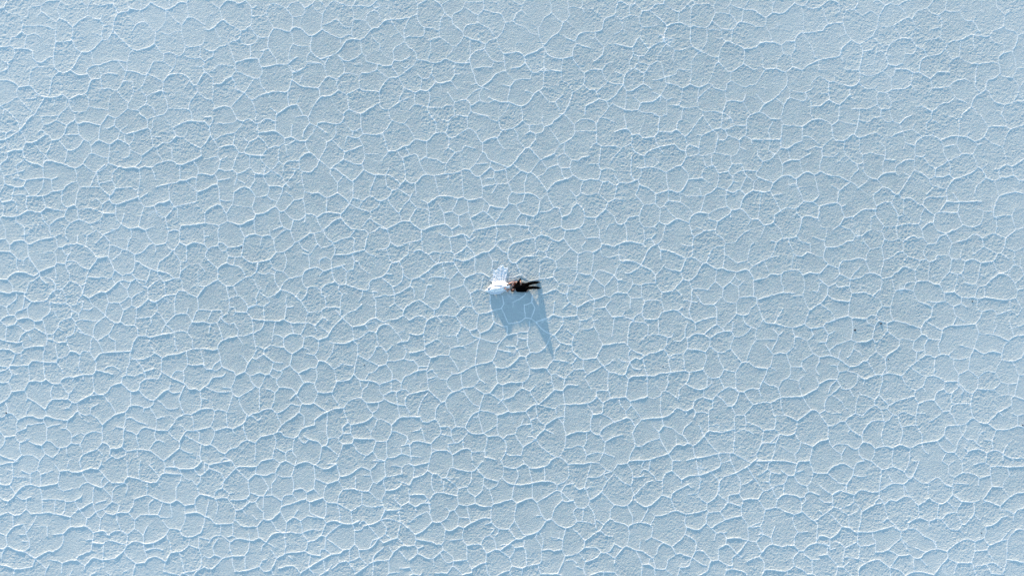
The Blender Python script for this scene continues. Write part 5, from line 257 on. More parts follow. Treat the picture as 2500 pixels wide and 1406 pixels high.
# --- beyond the photograph's edge: more plates of the same size
outm = (np.abs(GX) > HALF_W + 0.05) | (np.abs(GY) > 703 * S + 0.05)
near = outm & (np.abs(GX) < HALF_W + 60) & (np.abs(GY) < 703 * S + 60)
ox = GX[near].astype(np.float32); oy = GY[near].astype(np.float32)
wx = ox + 0.10 * vnoise(ox, oy, 0.45, 3); wy = oy + 0.10 * vnoise(ox, oy, 0.45, 4)
CS = 1.18
cxi = np.floor(wx / CS).astype(np.int64); cyi = np.floor(wy / CS).astype(np.int64)
rs = np.random.RandomState(11)
JX = rs.rand(256, 256).astype(np.float32); JY = rs.rand(256, 256).astype(np.float32)
f1 = np.full(ox.shape, 9e9, np.float32); f2 = f1.copy()
n1x = np.zeros_like(f1); n1y = n1x.copy(); n2x = n1x.copy(); n2y = n1x.copy()
for dx in (-1, 0, 1, 2, -2):
    for dy in (-1, 0, 1, 2, -2):
        ax = cxi + dx; ay = cyi + dy
        sx = (ax + 0.1 + 0.8 * JX[ay & 255, ax & 255]) * CS; sy = (ay + 0.1 + 0.8 * JY[ay & 255, ax & 255]) * CS
        d = (sx - wx) ** 2 + (sy - wy) ** 2
        c1 = d < f1
        c2 = (~c1) & (d < f2)
        n2x = np.where(c1, n1x, np.where(c2, sx, n2x)); n2y = np.where(c1, n1y, np.where(c2, sy, n2y))
        f2 = np.where(c1, f1, np.where(c2, d, f2))
        n1x = np.where(c1, sx, n1x); n1y = np.where(c1, sy, n1y)
        f1 = np.where(c1, d, f1)
dd = (f2 - f1) / (2 * np.sqrt((n1x - n2x) ** 2 + (n1y - n2y) ** 2) + 1e-6)
kO = 0.8 + 0.5 * vnoise(ox, oy, 2.1, 9)
kO = np.clip(kO, 0.45, 1.6)
spc = np.maximum(1.0, np.hypot(np.maximum(np.abs(ox) - HALF_W - 9, 0), np.maximum(np.abs(oy) - 703 * S - 9, 0)) * 0.09 / 0.09)
amp = 1.0 / spc
ridge[near] = np.maximum(ridge[near], RIDGE_H * kO * np.exp(-(dd / 0.04) ** 2) * amp)
crest[near] = np.maximum(crest[near], kO * np.exp(-(dd / 0.033) ** 2) * amp)
broad[near] = np.maximum(broad[near], kO * np.exp(-(dd / 0.17) ** 1.3) * amp)
# --- crumbly crust between the crests
fade = 1.0 / np.maximum(1.0, np.maximum(np.abs(GX) - HALF_W - 6, np.abs(GY) - 703 * S - 6) * 0.3)
xs = GX.astype(np.float32); ys = GY.astype(np.float32)
grain = (0.0050 * vnoise(xs, ys, 0.075, 21) + 0.0026 * vnoise(xs * 0.8 + ys * 0.6, ys * 0.8 - xs * 0.6, 0.13, 22)
         + 0.0013 * vnoise(xs, ys * 1.2 + xs * 0.3, 0.24, 23))
rough = 1.0 + 0.55 * vnoise(xs, ys, 1.6, 24) + 0.30 * vnoise(xs, ys, 0.7, 25)
und = 0.0016 * vnoise(xs, ys, 1.3, 26) + 0.002 * vnoise(xs, ys, 0.55, 27)
# short broken lips of crust inside the plates
lip = np.clip(1 - np.abs(vnoise(xs, ys, 0.62, 31)) / 0.07, 0, 1) * np.clip(vnoise(xs, ys, 0.9, 32) * 2.2 - 0.55, 0, 1)
Z = ridge + 0.0092 * broad + (grain * np.clip(rough, 0.5, 1.8) + und + 0.006 * lip) * fade
Z = Z.astype(np.float32)
del ox, oy, wx, wy, f1, f2, n1x, n1y, n2x, n2y, dd
co = np.empty((NY * NX, 3), np.float32)
co[:, 0] = GX.ravel(); co[:, 1] = GY.ravel(); co[:, 2] = Z.ravel()
idx = np.arange(NY * NX, dtype=np.int32).reshape(NY, NX)
quads = np.stack([idx[:-1, :-1], idx[:-1, 1:], idx[1:, 1:], idx[1:, :-1]], axis=-1).reshape(-1, 4)
gme = mesh_from_np('ground', co, quads)
at = gme.attributes.new('crest', 'FLOAT', 'POINT')
at.data.foreach_set('value', np.clip(crest + 0.35 * lip * fade, 0, 1.2).astype(np.float32).ravel())
at = gme.attributes.new('edge', 'FLOAT', 'POINT')
at.data.foreach_set('value', np.clip(broad, 0, 1.2).astype(np.float32).ravel())
del co, quads, idx
def ground_z(x, y):
    i = int(np.searchsorted(gx, x)); j = int(np.searchsorted(gy, y))
    return float(Z[j, i])

gm, nt, b = node_mat('salt_crust')
L = nt.links.new
def N(t, **kw):
    n = nt.nodes.new(t)
    for k, v in kw.items(): setattr(n, k, v)
    return n
tc = N('ShaderNodeTexCoord')
ac = N('ShaderNodeAttribute', attribute_name='crest')
def noise(scale, detail=3, rough=0.55, vec=None):
    n = N('ShaderNodeTexNoise'); n.inputs['Scale'].default_value = scale
    n.inputs['Detail'].default_value = detail; n.inputs['Roughness'].default_value = rough
    L(vec or tc.outputs['Object'], n.inputs['Vector']); return n
def mrange(src, a, b_, c, d):
    n = N('ShaderNodeMapRange'); n.inputs[1].default_value = a; n.inputs[2].default_value = b_
    n.inputs[3].default_value = c; n.inputs[4].default_value = d
    L(src, n.inputs[0]); return n.outputs[0]
def mixc(fac, c1, c2, blend='MIX'):
    n = N('ShaderNodeMix', data_type='RGBA', blend_type=blend)
    if isinstance(fac, float): n.inputs[0].default_value = fac
    else: L(fac, n.inputs[0])
    for s_, c in ((6, c1), (7, c2)):
        if isinstance(c, tuple): n.inputs[s_].default_value = (*c, 1)
        else: L(c, n.inputs[s_])
    return n.outputs[2]
n_big = noise(0.11, 2)                     # metres-wide noise that makes the painted corner brightening uneven
n_mid = noise(0.9, 3)
n_hue = noise(3.2, 3)
n_grn = noise(13.0, 4, 0.75)
base = mixc(mrange(n_mid.outputs[0], 0.3, 0.7, 0, 1), SALT_A, SALT_B)
base = mixc(mrange(n_hue.outputs[0], 0.42, 0.62, 0, 0.5), base, SALT_G)
base = mixc(mrange(n_grn.outputs[0], 0.38, 0.66, 0, 0.6), base, SALT_W)
# lens brightening towards the frame corners, painted into the salt colour, noise-warped
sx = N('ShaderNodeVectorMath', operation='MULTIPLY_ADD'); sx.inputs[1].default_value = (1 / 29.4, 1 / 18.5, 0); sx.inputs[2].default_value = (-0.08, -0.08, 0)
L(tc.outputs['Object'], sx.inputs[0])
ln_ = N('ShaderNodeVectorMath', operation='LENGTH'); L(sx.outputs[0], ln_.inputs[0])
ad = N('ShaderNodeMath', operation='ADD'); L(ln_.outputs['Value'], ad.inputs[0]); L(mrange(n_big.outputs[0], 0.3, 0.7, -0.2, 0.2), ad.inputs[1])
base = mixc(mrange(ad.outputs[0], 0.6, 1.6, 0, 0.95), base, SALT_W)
base = mixc(mrange(ac.outputs['Fac'], 0.05, 1.0, 0, 1.0), base, SALT_C)
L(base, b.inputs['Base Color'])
b.inputs['Roughness'].default_value = 0.75
b.inputs['Specular IOR Level'].default_value = 0.15
g1 = noise(15.0, 4, 0.65)
bp = N('ShaderNodeBump'); bp.inputs['Strength'].default_value = 1.0; bp.inputs['Distance'].default_value = 0.024
L(g1.outputs[0], bp.inputs['Height'])
L(bp.outputs[0], b.inputs['Normal'])
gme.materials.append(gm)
ground = bpy.data.objects.new('ground', gme)
COL.objects.link(ground)
tag(ground, 'pale blue-white salt flat broken into hundreds of ridged polygonal plates', kind='structure')

# ================================================================ THE COUPLE
def bake(obj):
    dg = bpy.context.evaluated_depsgraph_get()
    dg.update()
    me = bpy.data.meshes.new_from_object(obj.evaluated_get(dg))
    bpy.data.objects.remove(obj)
    return me
class Shape:
    """closed tapered limbs and ellipsoids, fused into one continuous skin"""
    def __init__(s): s.bm = bmesh.new()
    def ball(s, c, r, axes=None, seg=20):
        M = axes or Matrix.Identity(3)
        S3 = Matrix.Diagonal(Vector(r))
        T = Matrix.Translation(Vector(c)) @ (M @ S3).to_4x4()
        bmesh.ops.create_uvsphere(s.bm, u_segments=seg, v_segments=seg * 2 // 3, radius=1.0, matrix=T)
        return s
    def limb(s, p, q, ra, rb, seg=14):
        p = Vector(p); q = Vector(q)
        d = q - p
        L = max(d.length, 1e-5)
        R = d.to_track_quat('Z', 'Y').to_matrix().to_4x4()
        T = Matrix.Translation((p + q) / 2) @ R
        bmesh.ops.create_cone(s.bm, cap_ends=True, segments=seg, radius1=ra, radius2=rb, depth=L, matrix=T)
        s.ball(p, (ra,) * 3, seg=12); s.ball(q, (rb,) * 3, seg=12)
        return s
    def chain(s, pts):
        for a, b_ in zip(pts, pts[1:]): s.limb(a[0], b_[0], a[1], b_[1])
        return s
    def fuse(s, name, mat, parent=None, voxel=0.006, it=3):
        me = bpy.data.meshes.new(name); s.bm.to_mesh(me); s.bm.free()
        o = bpy.data.objects.new(name, me); COL.objects.link(o)
        m = o.modifiers.new('r', 'REMESH'); m.mode = 'VOXEL'; m.voxel_size = voxel; m.use_smooth_shade = True
        m2 = o.modifiers.new('s', 'SMOOTH'); m2.iterations = it; m2.factor = 0.5
        me2 = bake(o); me2.name = name
        me2.materials.clear(); me2.materials.append(mat)
        me2.polygons.foreach_set('use_smooth', [True] * len(me2.polygons))
        o = bpy.data.objects.new(name, me2); COL.objects.link(o)
        if parent: o.parent = parent
        return o
def V(px, py, z): return Vector(P(px, py, z))
def frame(u, f):
    u = u.normalized(); f = (f - u * f.dot(u)).normalized(); sd_ = u.cross(f)
    return sd_, f, u
def head(s, c, u, f, k=1.0):
    sd_, f, u = frame(u, f)
    A = Matrix((sd_, f, u)).transposed()
    at_ = lambda a, b_, d: c + sd_ * a * k + f * b_ * k + u * d * k
    s.ball(at_(0, -0.008, 0.022), (0.076 * k, 0.094 * k, 0.088 * k), A)
    s.ball(at_(0, 0.020, -0.035), (0.064 * k, 0.068 * k, 0.072 * k), A)
    s.ball(at_(0, 0.058, -0.088), (0.030 * k, 0.028 * k, 0.024 * k), A)
    s.limb(at_(0, 0.082, 0.005), at_(0, 0.104, -0.036), 0.009 * k, 0.013 * k)
    s.limb(at_(-0.019, 0.084, -0.062), at_(0.019, 0.084, -0.062), 0.008 * k, 0.008 * k)
    s.limb(at_(-0.045, 0.076, 0.022), at_(0.045, 0.076, 0.022), 0.010 * k, 0.010 * k)
    for q in (-1, 1):
        s.ball(at_(q * 0.076, -0.008, -0.010), (0.010 * k, 0.020 * k, 0.031 * k), A)
    return at_, A
def hand(s, w, d, n, curl=0.35, flip=1):
    """palm, four fingers of different lengths and a thumb; w wrist, d pointing, n back of the hand"""
    d = d.normalized(); n = (n - d * n.dot(d)).normalized(); a = d.cross(n) * flip
    A = Matrix((a, d, n)).transposed()
    s.ball(w + d * 0.048, (0.040, 0.052, 0.015), A)
    for i, ln in enumerate((0.068, 0.078, 0.072, 0.056)):
        o_ = -0.028 + i * 0.0190
        b0 = w + d * 0.088 + a * o_
        d1 = (d * math.cos(curl) - n * math.sin(curl) + a * (o_ * 2.2)).normalized()
        d2 = (d * math.cos(curl * 2.4) - n * math.sin(curl * 2.4)).normalized()
        m = b0 + d1 * ln * 0.55
        s.limb(b0 - d * 0.02, m, 0.0095, 0.0085); s.limb(m, m + d2 * ln * 0.5, 0.0085, 0.0068)
    t0 = w + d * 0.030 - a * 0.036
    t1 = t0 + (d * 0.6 - a * 0.8).normalized() * 0.040
    s.limb(t0, t1, 0.013, 0.010); s.limb(t1, t1 + (d * 0.95 - a * 0.2 - n * 0.3).normalized() * 0.030, 0.010, 0.008)

skin_w = simple('fair_skin', (0.50, 0.26, 0.18), 0.5, 0.08, 30, 0.35)
skin_m = simple('tanned_skin', (0.30, 0.155, 0.105), 0.5, 0.08, 30, 0.35)
hair_w = simple('auburn_hair', (0.085, 0.024, 0.014), 0.75, 0.35, 90, 0.12)
hair_m = simple('dark_brown_hair', (0.060, 0.030, 0.020), 0.85, 0.35, 120, 0.08)
eye_m = simple('dark_brown_eye', (0.10, 0.05, 0.04), 0.4)  # plain dark brown of the eyes
black_c = simple('black_suit_cloth', (0.0022, 0.0019, 0.0019), 0.95, 0.3, 90, 0.02)
black_t = simple('black_trouser_cloth', (0.0020, 0.0018, 0.0020), 0.95, 0.3, 90, 0.02)
shoe_b = simple('black_leather', (0.008, 0.008, 0.010), 0.35, 0.0, 60, 0.4)
shirt_m = simple('white_shirt_cloth', (0.66, 0.66, 0.68), 0.8, 0.04, 60, 0.1)
shoe_w = simple('ivory_satin', (0.80, 0.70, 0.68), 0.5, 0.03, 60, 0.3)

# ---------------------------------------------------------------- the man in black
g_hd, g_nk = V(1252.9, 707.8, 0.125), V(1258.6, 705.6, 0.115)
g_sN, g_sS = V(1262.2, 695.0, 0.13), V(1262.8, 709.2, 0.13)
g_ch, g_be, g_pe = V(1265.5, 702.0, 0.125), V(1274, 700.8, 0.12), V(1281, 699.6, 0.12)
g_hN, g_hS = V(1283, 695.6, 0.12), V(1283, 703.4, 0.12)
g_kN, g_kS = V(1298.5, 690.8, 0.24), V(1299.5, 702.0, 0.36)
g_aN, g_aS = V(1312.0, 689.4, 0.085), V(1313.6, 702.6, 0.085)
g_tN, g_tS = V(1317.0, 688.9, 0.045), V(1318.6, 703.2, 0.045)
g_eN, g_wN = V(1270.3, 682.6, 0.10), V(1270.9, 690.0, 0.235)
g_eS, g_wS = V(1273.5, 711.0, 0.075), V(1284.0, 710.6, 0.06)
b_ = Shape()
at_m, Am = head(b_, g_hd, (g_hd - g_nk), Vector((0, 0.28, 1)))
b_.limb(g_nk + Vector((0.03, 0, 0)), g_hd, 0.062, 0.058)
b_.ball(g_ch, (0.17, 0.17, 0.105)); b_.ball(g_be, (0.17, 0.15, 0.100)); b_.ball(g_pe, (0.13, 0.16, 0.100))
b_.limb(g_sN, g_sS, 0.065, 0.065)
b_.chain([(g_sN, 0.060), (g_eN, 0.043), (g_wN, 0.030)]); b_.chain([(g_sS, 0.060), (g_eS, 0.043), (g_wS, 0.030)])
b_.chain([(g_hN, 0.090), (g_kN, 0.058), (g_kN * 0.6 + g_aN * 0.4 + Vector((-0.01, 0, -0.02)), 0.054), (g_aN, 0.038)])
b_.chain([(g_hS, 0.090), (g_kS, 0.058), (g_kS * 0.6 + g_aS * 0.4 + Vector((-0.01, 0, -0.02)), 0.054), (g_aS, 0.038)])
b_.limb(g_aN - Vector((0.02, 0, 0.02)), g_tN - Vector((0.06, 0, 0)), 0.030, 0.026); b_.limb(g_aS - Vector((0.02, 0, 0.02)), g_tS - Vector((0.06, 0, 0)), 0.030, 0.026)
hand(b_, g_wN, V(1272.0, 696.0, 0.235) - g_wN, Vector((0.1, 0, 1)), 0.3, 1)
hand(b_, g_wS, V(1291.0, 709.4, 0.045) - g_wS, Vector((0, -0.3, 1)), 0.25, -1)
man = b_.fuse('person', skin_m)
tag(man, 'person in a black suit lying on the back, knees bent, forearm across the belly', 'person')
h = Shape()
h.ball(at_m(0, -0.015, 0.038), (0.100, 0.094, 0.105), Am); h.ball(at_m(0, -0.045, -0.005), (0.098, 0.066, 0.095), Am)
h.ball(at_m(0.06, 0.03, 0.045), (0.040, 0.040, 0.050), Am); h.ball(at_m(-0.06, 0.03, 0.045), (0.040, 0.040, 0.050), Am)
h.ball(at_m(0.02, 0.035, 0.088), (0.052, 0.045, 0.030), Am); h.ball(at_m(-0.02, 0.030, 0.090), (0.052, 0.045, 0.030), Am)
h.fuse('hair', hair_m, man, 0.006, 1)
bd = Shape(); bd.ball(at_m(0, 0.040, -0.080), (0.050, 0.052, 0.034), Am); bd.ball(at_m(0.045, 0.01, -0.06), (0.022, 0.04, 0.045), Am); bd.ball(at_m(-0.045, 0.01, -0.06), (0.022, 0.04, 0.045), Am)
bd.fuse('beard', hair_m, man, 0.005, 1)
for q in (-1, 1):
    e = Shape(); e.ball(at_m(q * 0.031, 0.081, 0.0), (0.015, 0.008, 0.006), Am); e.fuse('eye', eye_m, man, 0.002, 1)
j = Shape()
j.ball(g_ch, (0.20, 0.20, 0.125)); j.ball(g_be, (0.19, 0.19, 0.122)); j.ball(g_pe, (0.16, 0.20, 0.115))
j.limb(g_sN, g_sS, 0.082, 0.082)
j.limb(V(1267, 707.5, 0.07), V(1285, 708.0, 0.05), 0.085, 0.05)       # skirt of the jacket spread on the salt
j.limb(V(1267, 693.5, 0.07), V(1284, 692.5, 0.05), 0.075, 0.045)
j.chain([(g_sN, 0.078), (g_eN, 0.062)]); j.limb(g_eN, g_eN * 0.82 + g_wN * 0.18, 0.062, 0.056)
j.chain([(g_sS, 0.078), (g_eS, 0.062), (g_wS, 0.048)])
j.limb(V(1260.5, 699.0, 0.17), V(1261.0, 709.0, 0.17), 0.030, 0.030)
j.fuse('jacket', black_c, man, 0.008)
sh = Shape(); sh.limb(V(1261, 703.8, 0.19), V(1268, 702.2, 0.232), 0.030, 0.010)
sh.fuse('shirt', shirt_m, man, 0.005)
t_ = Shape()
t_.ball(g_pe, (0.17, 0.175, 0.118)); t_.limb(g_be, g_pe, 0.11, 0.12)
for hp, kn, an in ((g_hN, g_kN, g_aN), (g_hS, g_kS, g_aS)):
    t_.chain([(hp, 0.114), (kn, 0.088), (kn * 0.55 + an * 0.45, 0.084), (an, 0.070)])
t_.fuse('trousers', black_t, man, 0.008)
for an, tn in ((g_aN, g_tN), (g_aS, g_tS)):
    s_ = Shape(); s_.limb(an + Vector((-0.05, 0, -0.035)), tn + Vector((-0.05, 0, 0)), 0.044, 0.046)
    s_.limb(tn + Vector((-0.06, 0, 0)), tn + Vector((0.02, 0, -0.012)), 0.047, 0.030); s_.limb(an + Vector((-0.055, 0, -0.055)), an + Vector((-0.03, 0, -0.05)), 0.03, 0.03)
    s_.fuse('shoe', shoe_b, man, 0.005)

# ---------------------------------------------------------------- the woman in white
w_hd, w_nk = V(1252.6, 696.6, 0.125), V(1247.3, 698.0, 0.105)
w_sN, w_sS = V(1243.8, 692.8, 0.115), V(1244.2, 705.2, 0.115)
w_ch, w_wa, w_pe = V(1240.5, 699.0, 0.12), V(1234, 699.3, 0.11), V(1228, 699.8, 0.115)
w_hN, w_hS = V(1227, 696.6, 0.115), V(1227, 703.2, 0.115)
w_kN, w_kS = V(1207.0, 698.5, 0.17), V(1207.0, 704.6, 0.225)
w_aN, w_aS = V(1195.5, 702.5, 0.06), V(1194.5, 709.0, 0.06)
w_eN, w_wN = V(1251.0, 689.0, 0.235), V(1258.0, 688.2, 0.10)
w_eS, w_wS = V(1238.5, 711.2, 0.07), V(1234.6, 705.6, 0.215)
b_ = Shape()
at_w, Aw = head(b_, w_hd, (w_hd - w_nk), Vector((0, -0.15, 1)), 0.94)
b_.limb(w_nk + Vector((-0.03, 0, 0)), w_hd, 0.050, 0.048)
b_.ball(w_ch, (0.14, 0.135, 0.088)); b_.ball(w_wa, (0.14, 0.110, 0.080)); b_.ball(w_pe, (0.13, 0.155, 0.095))
b_.ball(w_ch + Vector((-0.03, 0.055, 0.045)), (0.058, 0.052, 0.038)); b_.ball(w_ch + Vector((-0.03, -0.055, 0.045)), (0.058, 0.052, 0.038))
b_.limb(w_sN, w_sS, 0.050, 0.050)
b_.chain([(w_sN, 0.046), (w_eN, 0.034), (w_wN, 0.023)]); b_.chain([(w_sS, 0.046), (w_eS, 0.034), (w_wS, 0.023)])
for hp, kn, an in ((w_hN, w_kN, w_aN), (w_hS, w_kS, w_aS)):
    b_.chain([(hp, 0.085), (kn, 0.052), (kn * 0.6 + an * 0.4 + Vector((0.01, 0, -0.02)), 0.048), (an, 0.032)])
    b_.limb(an + Vector((-0.01, 0, -0.025)), an + Vector((-0.10, 0, 0.075)), 0.030, 0.020)
hand(b_, w_wN, V(1264, 690.2, 0.11) - w_wN, Vector((0, 0.4, 1)), 0.3, 1)
hand(b_, w_wS, V(1233.0, 701.0, 0.20) - w_wS, Vector((0, -0.2, 1)), 0.3, 1)
woman = b_.fuse('person', skin_w)
tag(woman, 'auburn-haired person in a long white wedding gown lying on the salt with sheer train', 'person')
h = Shape()
h.ball(at_w(0, -0.020, 0.036), (0.084, 0.094, 0.088), Aw); h.ball(at_w(0, -0.05, 0.0), (0.085, 0.060, 0.09), Aw)
h.ball(at_w(0.028, 0.040, 0.080), (0.045, 0.040, 0.034), Aw); h.ball(at_w(-0.028, 0.040, 0.080), (0.045, 0.040, 0.034), Aw)
h.ball(V(1254.0, 701.6, 0.05), (0.080, 0.060, 0.050)); h.ball(V(1257.2, 695.6, 0.06), (0.060, 0.090, 0.055))
for i in range(15):                                                # loose locks fanned out on the ground
    a0 = -1.0 + i * 0.155
    st = w_hd + Vector((0.05 + 0.02 * math.cos(a0), 0.07 * math.sin(a0 * 1.2), -0.05))
    ln = 0.10 + 0.05 * ((i * 37) % 5) / 4
    m1 = st + Vector((math.cos(a0) * ln * 0.5, math.sin(a0) * ln * 0.6 + 0.01, -0.015)); m2 = m1 + Vector((math.cos(a0 + 0.5) * ln * 0.4, math.sin(a0 + 0.5) * ln * 0.5, -0.02))
    h.chain([(st, 0.032), (m1, 0.026), (m2, 0.012)])
h.fuse('hair', hair_w, woman, 0.006, 1)
lk = Shape()
lk.chain([(V(1249.5, 694.2, 0.10), 0.028), (V(1246.4, 693.9, 0.165), 0.034), (V(1242.6, 694.8, 0.198), 0.042), (V(1239.2, 695.4, 0.212), 0.038), (V(1236.2, 694.6, 0.200), 0.018)])
lk.fuse('hair_lock', simple('dark_hair', (0.012, 0.007, 0.006), 0.5, 0.3, 90, 0.2), woman, 0.006, 1)
for q in (-1, 1):
    e = Shape(); e.ball(at_w(q * 0.031, 0.081, 0.0), (0.014, 0.008, 0.006), Aw); e.fuse('eye', eye_m, woman, 0.002, 1)
for an in (w_aN, w_aS):
    s_ = Shape(); s_.limb(an + Vector((-0.01, 0, -0.028)), an + Vector((-0.08, 0, 0.05)), 0.034, 0.036)
    s_.limb(an + Vector((-0.08, 0, 0.05)), an + Vector((-0.115, 0, 0.10)), 0.036, 0.016); s_.limb(an + Vector((-0.02, 0, -0.035)), an + Vector((-0.07, 0, -0.050)), 0.020, 0.007)
    s_.fuse('shoe', shoe_w, woman, 0.005)

# gown and train: cloth draped over the body, laid on a fine grid of threads
def inside(poly, X, Y):
    c = np.zeros(X.shape, bool)
    n = len(poly)
    for i in range(n):
        x1, y1 = poly[i]; x2, y2 = poly[(i + 1) % n]
        cond = ((y1 > Y) != (y2 > Y))
        t = (Y - y1) / ((y2 - y1) if y2 != y1 else 1e-9)
        c ^= cond & (X < x1 + (x2 - x1) * t)
    return c
def edge_dist(poly, X, Y):
    D = np.full(X.shape, 1e9)
    for i in range(len(poly)):
        (x1, y1), (x2, y2) = poly[i], poly[(i + 1) % len(poly)]
        dx, dy = x2 - x1, y2 - y1
        t = np.clip(((X - x1) * dx + (Y - y1) * dy) / (dx * dx + dy * dy + 1e-9), 0, 1)
        D = np.minimum(D, np.hypot(X - x1 - t * dx, Y - y1 - t * dy))
    return D
def cloth(name, polys, zfun, mat, step=0.34, jit=0.8, thick=0.004):
    xs_ = [p[0] for q in polys for p in q]; ys_ = [p[1] for q in polys for p in q]
    X, Y = np.meshgrid(np.arange(min(xs_) - 1, max(xs_) + 1, step), np.arange(min(ys_) - 1, max(ys_) + 1, step))
    WX = X + jit * vnoise(X, Y, 2.3, 61); WY = Y + jit * vnoise(X, Y, 2.3, 62)
    ins = np.zeros(X.shape, bool); ed = np.zeros(X.shape)
    for q in polys:
        i_ = inside(q, WX, WY); ins |= i_
        ed = np.maximum(ed, np.where(i_, edge_dist(q, WX, WY), 0))
    Zc = zfun(X, Y, ed)
    ok = ins[:-1, :-1] & ins[:-1, 1:] & ins[1:, 1:] & ins[1:, :-1]
    ii = np.arange(X.size).reshape(X.shape)
    q4 = np.stack([ii[1:, :-1], ii[1:, 1:], ii[:-1, 1:], ii[:-1, :-1]], -1)[ok]
    used, inv = np.unique(q4, return_inverse=True)
    cc = np.stack([(X.ravel()[used] - 1250) * S, (703 - Y.ravel()[used]) * S, Zc.ravel()[used]], -1)
    me = mesh_from_np(name, cc, inv.reshape(-1, 4))
    me.materials.append(mat)
    o = bpy.data.objects.new(name, me); COL.objects.link(o)
    if thick:
        m = o.modifiers.new('thickness', 'SOLIDIFY'); m.thickness = thick; m.offset = -1
    sm = o.modifiers.new('soften', 'SMOOTH'); sm.iterations = 2
    o.parent = woman
    return o
BONES = [(w_ch + Vector((0.04, 0, 0)), w_wa, 0.135, 0.105), (w_wa, w_pe, 0.105, 0.125),
         (w_hN, w_kN, 0.11, 0.08), (w_hS, w_kS, 0.11, 0.08), (w_kN, w_aN, 0.08, 0.06), (w_kS, w_aS, 0.08, 0.06),
         (w_kN, w_kS, 0.05, 0.05), (w_aN, w_aN + Vector((-0.09, 0, 0.07)), 0.06, 0.045), (w_aS, w_aS + Vector((-0.09, 0, 0.075)), 0.06, 0.045)]
def drape(X, Y, slope=1.25):
    x = (X - 1250) * S; y = (703 - Y) * S
    Zc = np.zeros(X.shape)
    for p, q, ra, rb in BONES:
        dx, dy = q.x - p.x, q.y - p.y
        t = np.clip(((x - p.x) * dx + (y - p.y) * dy) / (dx * dx + dy * dy + 1e-9), 0, 1)
        d = np.hypot(x - p.x - t * dx, y - p.y - t * dy)
        r = ra + (rb - ra) * t
        zc = p.z + (q.z - p.z) * t
        q_ = np.clip((y - p.y - t * dy) / (d + 0.02), -1, 1) * 0.5 + 0.5
        sl = slope + (0.80 - slope) * q_ * q_ * (3 - 2 * q_)   # drawn out long towards the train, steep behind
        Zc = np.maximum(Zc, zc + r + 0.012 - np.sqrt(d * d + 0.0006) * sl)
        Zc = np.maximum(Zc, np.where(d < r * 0.85, zc + np.sqrt(np.maximum((r * 0.85) ** 2 - d * d, 0)) + 0.014, 0))
    return Zc
def gown_z(X, Y, ed):
    Zc = drape(X, Y)
    a = np.arctan2(Y - 699, 1240 - X); r = np.hypot(X - 1240, Y - 699)
    am = np.clip((r - 7) / 18, 0, 1)
    f = np.sin(a * 21 + 2.2 * vnoise(X, Y, 9, 71)) * 0.6 + np.sin(a * 37 + 3 * vnoise(X, Y, 6, 72)) * 0.4
    Zc = Zc + am * 0.018 * f + 0.006 * vnoise(X, Y, 1.6, 73)
    Zc = Zc - 0.06 * np.exp(-((X - 1211) / 8.0) ** 2 - ((Y - 708.6 - 0.8 * np.sin(X * 0.6)) / 0.75) ** 2) - 0.04 * np.exp(-((X - 1222) / 4.0) ** 2 - ((Y - 707.2) / 0.6) ** 2)
    g = 0.030 + 0.010 * (1 + vnoise(X, Y, 1.5, 74))
    return np.maximum(Zc, g + 0.012 * np.clip(ed, 0, 3) / 3)
def train_z(X, Y, ed):
    up = np.clip((672 - Y) / 20, 0, 1)
    fold = np.sin((X + 0.25 * (Y - 690) * (X - 1220) / 20) * 1.25 + 2.0 * vnoise(X, Y, 11, 81)) * 0.0055
    n2 = 1 - np.abs(vnoise(X * 0.5 - Y * 0.8, Y * 1.4 + X * 0.3, 4.0, 82)) * 1.6
    z = 0.032 + fold + (0.005 + 0.020 * up) * np.clip(n2, 0, 1) ** 2 + 0.004 * vnoise(X, Y, 2.2, 83)
    return np.maximum(z, drape(X, Y) + 0.015)
satin = simple('white_gown_satin', (0.76, 0.75, 0.72), 0.6, 0.02, 40, 0.25, 0.0, 0.2)
cloth('gown', [[(1245.6, 694.5), (1239, 691.5), (1236, 691.5), (1231, 690.2), (1226, 691.2), (1221, 689.3), (1217.5, 689.0), (1214.5, 685.5), (1212, 681), (1208.5, 677.5), (1206.2, 679), (1204.5, 684.5), (1202, 691), (1197, 696.5),
                (1189.5, 703), (1184, 708.5), (1186, 713), (1192, 715.5), (1199, 718.2), (1209, 719), (1219, 718), (1227, 714.8), (1234, 711), (1237.5, 713),
                (1241, 709), (1243.5, 712), (1244.2, 716.5), (1246.2, 716), (1246, 709), (1245.2, 703)]], gown_z, satin, 0.34, 1.3)
# sheer tulle
tm = bpy.data.materials.new('tulle'); tm.use_nodes = True
nt = tm.node_tree; nt.nodes.clear(); L = nt.links.new
out = N('ShaderNodeOutputMaterial'); df = N('ShaderNodeBsdfDiffuse'); tl = N('ShaderNodeBsdfTranslucent'); tr = N('ShaderNodeBsdfTransparent')
df.inputs[0].default_value = (0.93, 0.94, 0.90, 1); tl.inputs[0].default_value = (0.93, 0.94, 0.90, 1)
a1 = N('ShaderNodeMixShader'); a1.inputs[0].default_value = 0.08
L(df.outputs[0], a1.inputs[1]); L(tl.outputs[0], a1.inputs[2])
tc = N('ShaderNodeTexCoord'); nn = N('ShaderNodeTexNoise'); nn.inputs['Scale'].default_value = 6; nn.inputs['Detail'].default_value = 4
L(tc.outputs['Object'], nn.inputs['Vector'])
mr = N('ShaderNodeMapRange'); mr.inputs[1].default_value = 0.35; mr.inputs[2].default_value = 0.68; mr.inputs[3].default_value = 0.62; mr.inputs[4].default_value = 1.0
L(nn.outputs[0], mr.inputs[0])
a2 = N('ShaderNodeMixShader'); L(mr.outputs[0], a2.inputs[0]); L(tr.outputs[0], a2.inputs[1]); L(a1.outputs[0], a2.inputs[2])
L(a2.outputs[0], out.inputs[0])
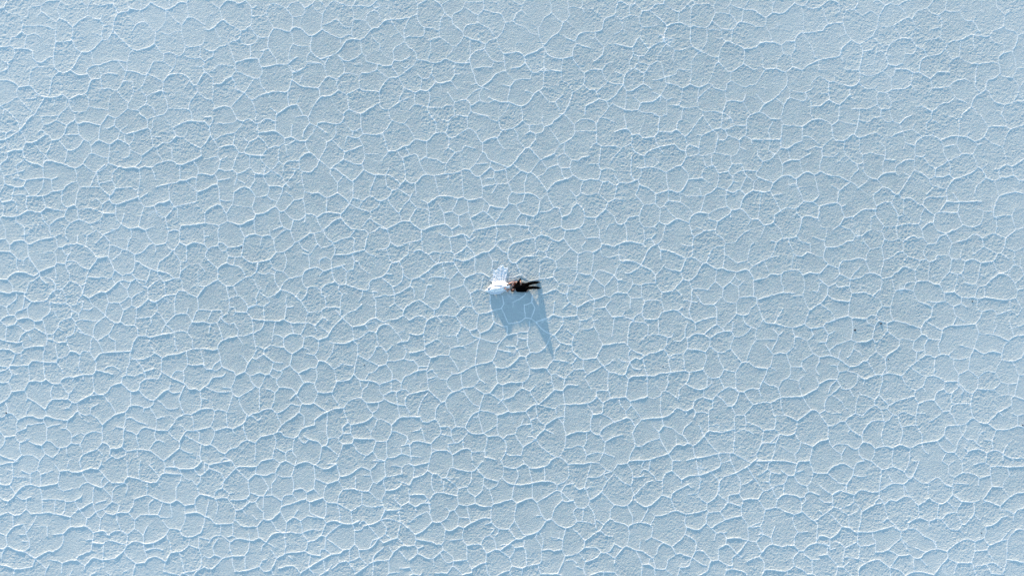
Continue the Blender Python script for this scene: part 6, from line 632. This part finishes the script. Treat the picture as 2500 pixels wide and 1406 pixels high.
tr_o = cloth('train', [[(1202.3, 656.5), (1209, 659), (1214, 657), (1216, 651), (1221, 647), (1228, 646), (1231, 650), (1233, 654), (1240.2, 653), (1238.6, 665), (1237, 676),
                 (1236, 692), (1226, 691), (1214, 690), (1206, 684), (1203, 672)],
                [(1193.5, 684.5), (1199, 680), (1204.5, 672), (1208, 683), (1205, 690), (1200, 687.5)]], train_z, tm, 0.34, 0.7, 0)

# ---------------------------------------------------------------- dark specks of mud lying on the crust
mud = simple('dark_mud', (0.035, 0.040, 0.055), 0.9, 0.3, 60, 0.1)
def clod(px, py, r, seed, label='small dark clod of mud lying on the pale salt crust'):
    rr = random.Random(seed)
    bm = bmesh.new()
    bmesh.ops.create_icosphere(bm, subdivisions=3, radius=1.0)
    ph = [rr.uniform(0, 6) for _ in range(6)]
    sx, sy = rr.uniform(0.8, 1.4), rr.uniform(0.7, 1.2)
    for v in bm.verts:
        c = v.co
        k = 1 + 0.22 * math.sin(c.x * 3.1 + ph[0]) * math.sin(c.y * 2.7 + ph[1]) + 0.14 * math.sin(c.z * 5 + c.x * 4 + ph[2]) + 0.08 * math.sin(c.y * 9 + ph[3])
        v.co = Vector((c.x * sx, c.y * sy, c.z * 0.45)) * k * r
    me = bpy.data.meshes.new('clod'); bm.to_mesh(me); bm.free()
    me.materials.append(mud)
    me.polygons.foreach_set('use_smooth', [True] * len(me.polygons))
    o = bpy.data.objects.new('mud_clod', me)
    x, y, _ = P(px, py)
    o.location = (x, y, ground_z(x, y) + r * 0.12)
    COL.objects.link(o)
    tag(o, label, 'clod', 'dark clods of mud scattered over the salt')
CLOUDS = [
    ('largest dark mud clod, lying inside a plate far right of the couple', (2150.5, 790, .052)),
    ('dark mud clod left of and just below the largest one', (2087, 805.5, .044)),
    ('dark mud clod near the right edge, just above a plate crest', (2374, 736, .038)),
    ('dark mud clod at a crest corner far left of the couple', (590, 605, .034)),
    ('dark mud clod by the left edge, in the lower half', (16, 1008, .034)),
    ('small dark mud clod right of the tip of the long shadow', (1619, 895, .032)),
    ('small dark mud clod straight below the largest one', (2169, 877, .028)),
    ('small dark mud clod near the bottom right corner', (2396, 1300.5, .030)),
    ('dark mud clod cut by the right edge, low down', (2497, 1037, .032)),
    ('small dark mud clod left of and below the couple', (889.5, 891, .030)),
]
for n_, (lab, (x_, y_, r_)) in enumerate(CLOUDS):
    clod(x_, y_, r_, n_, lab)
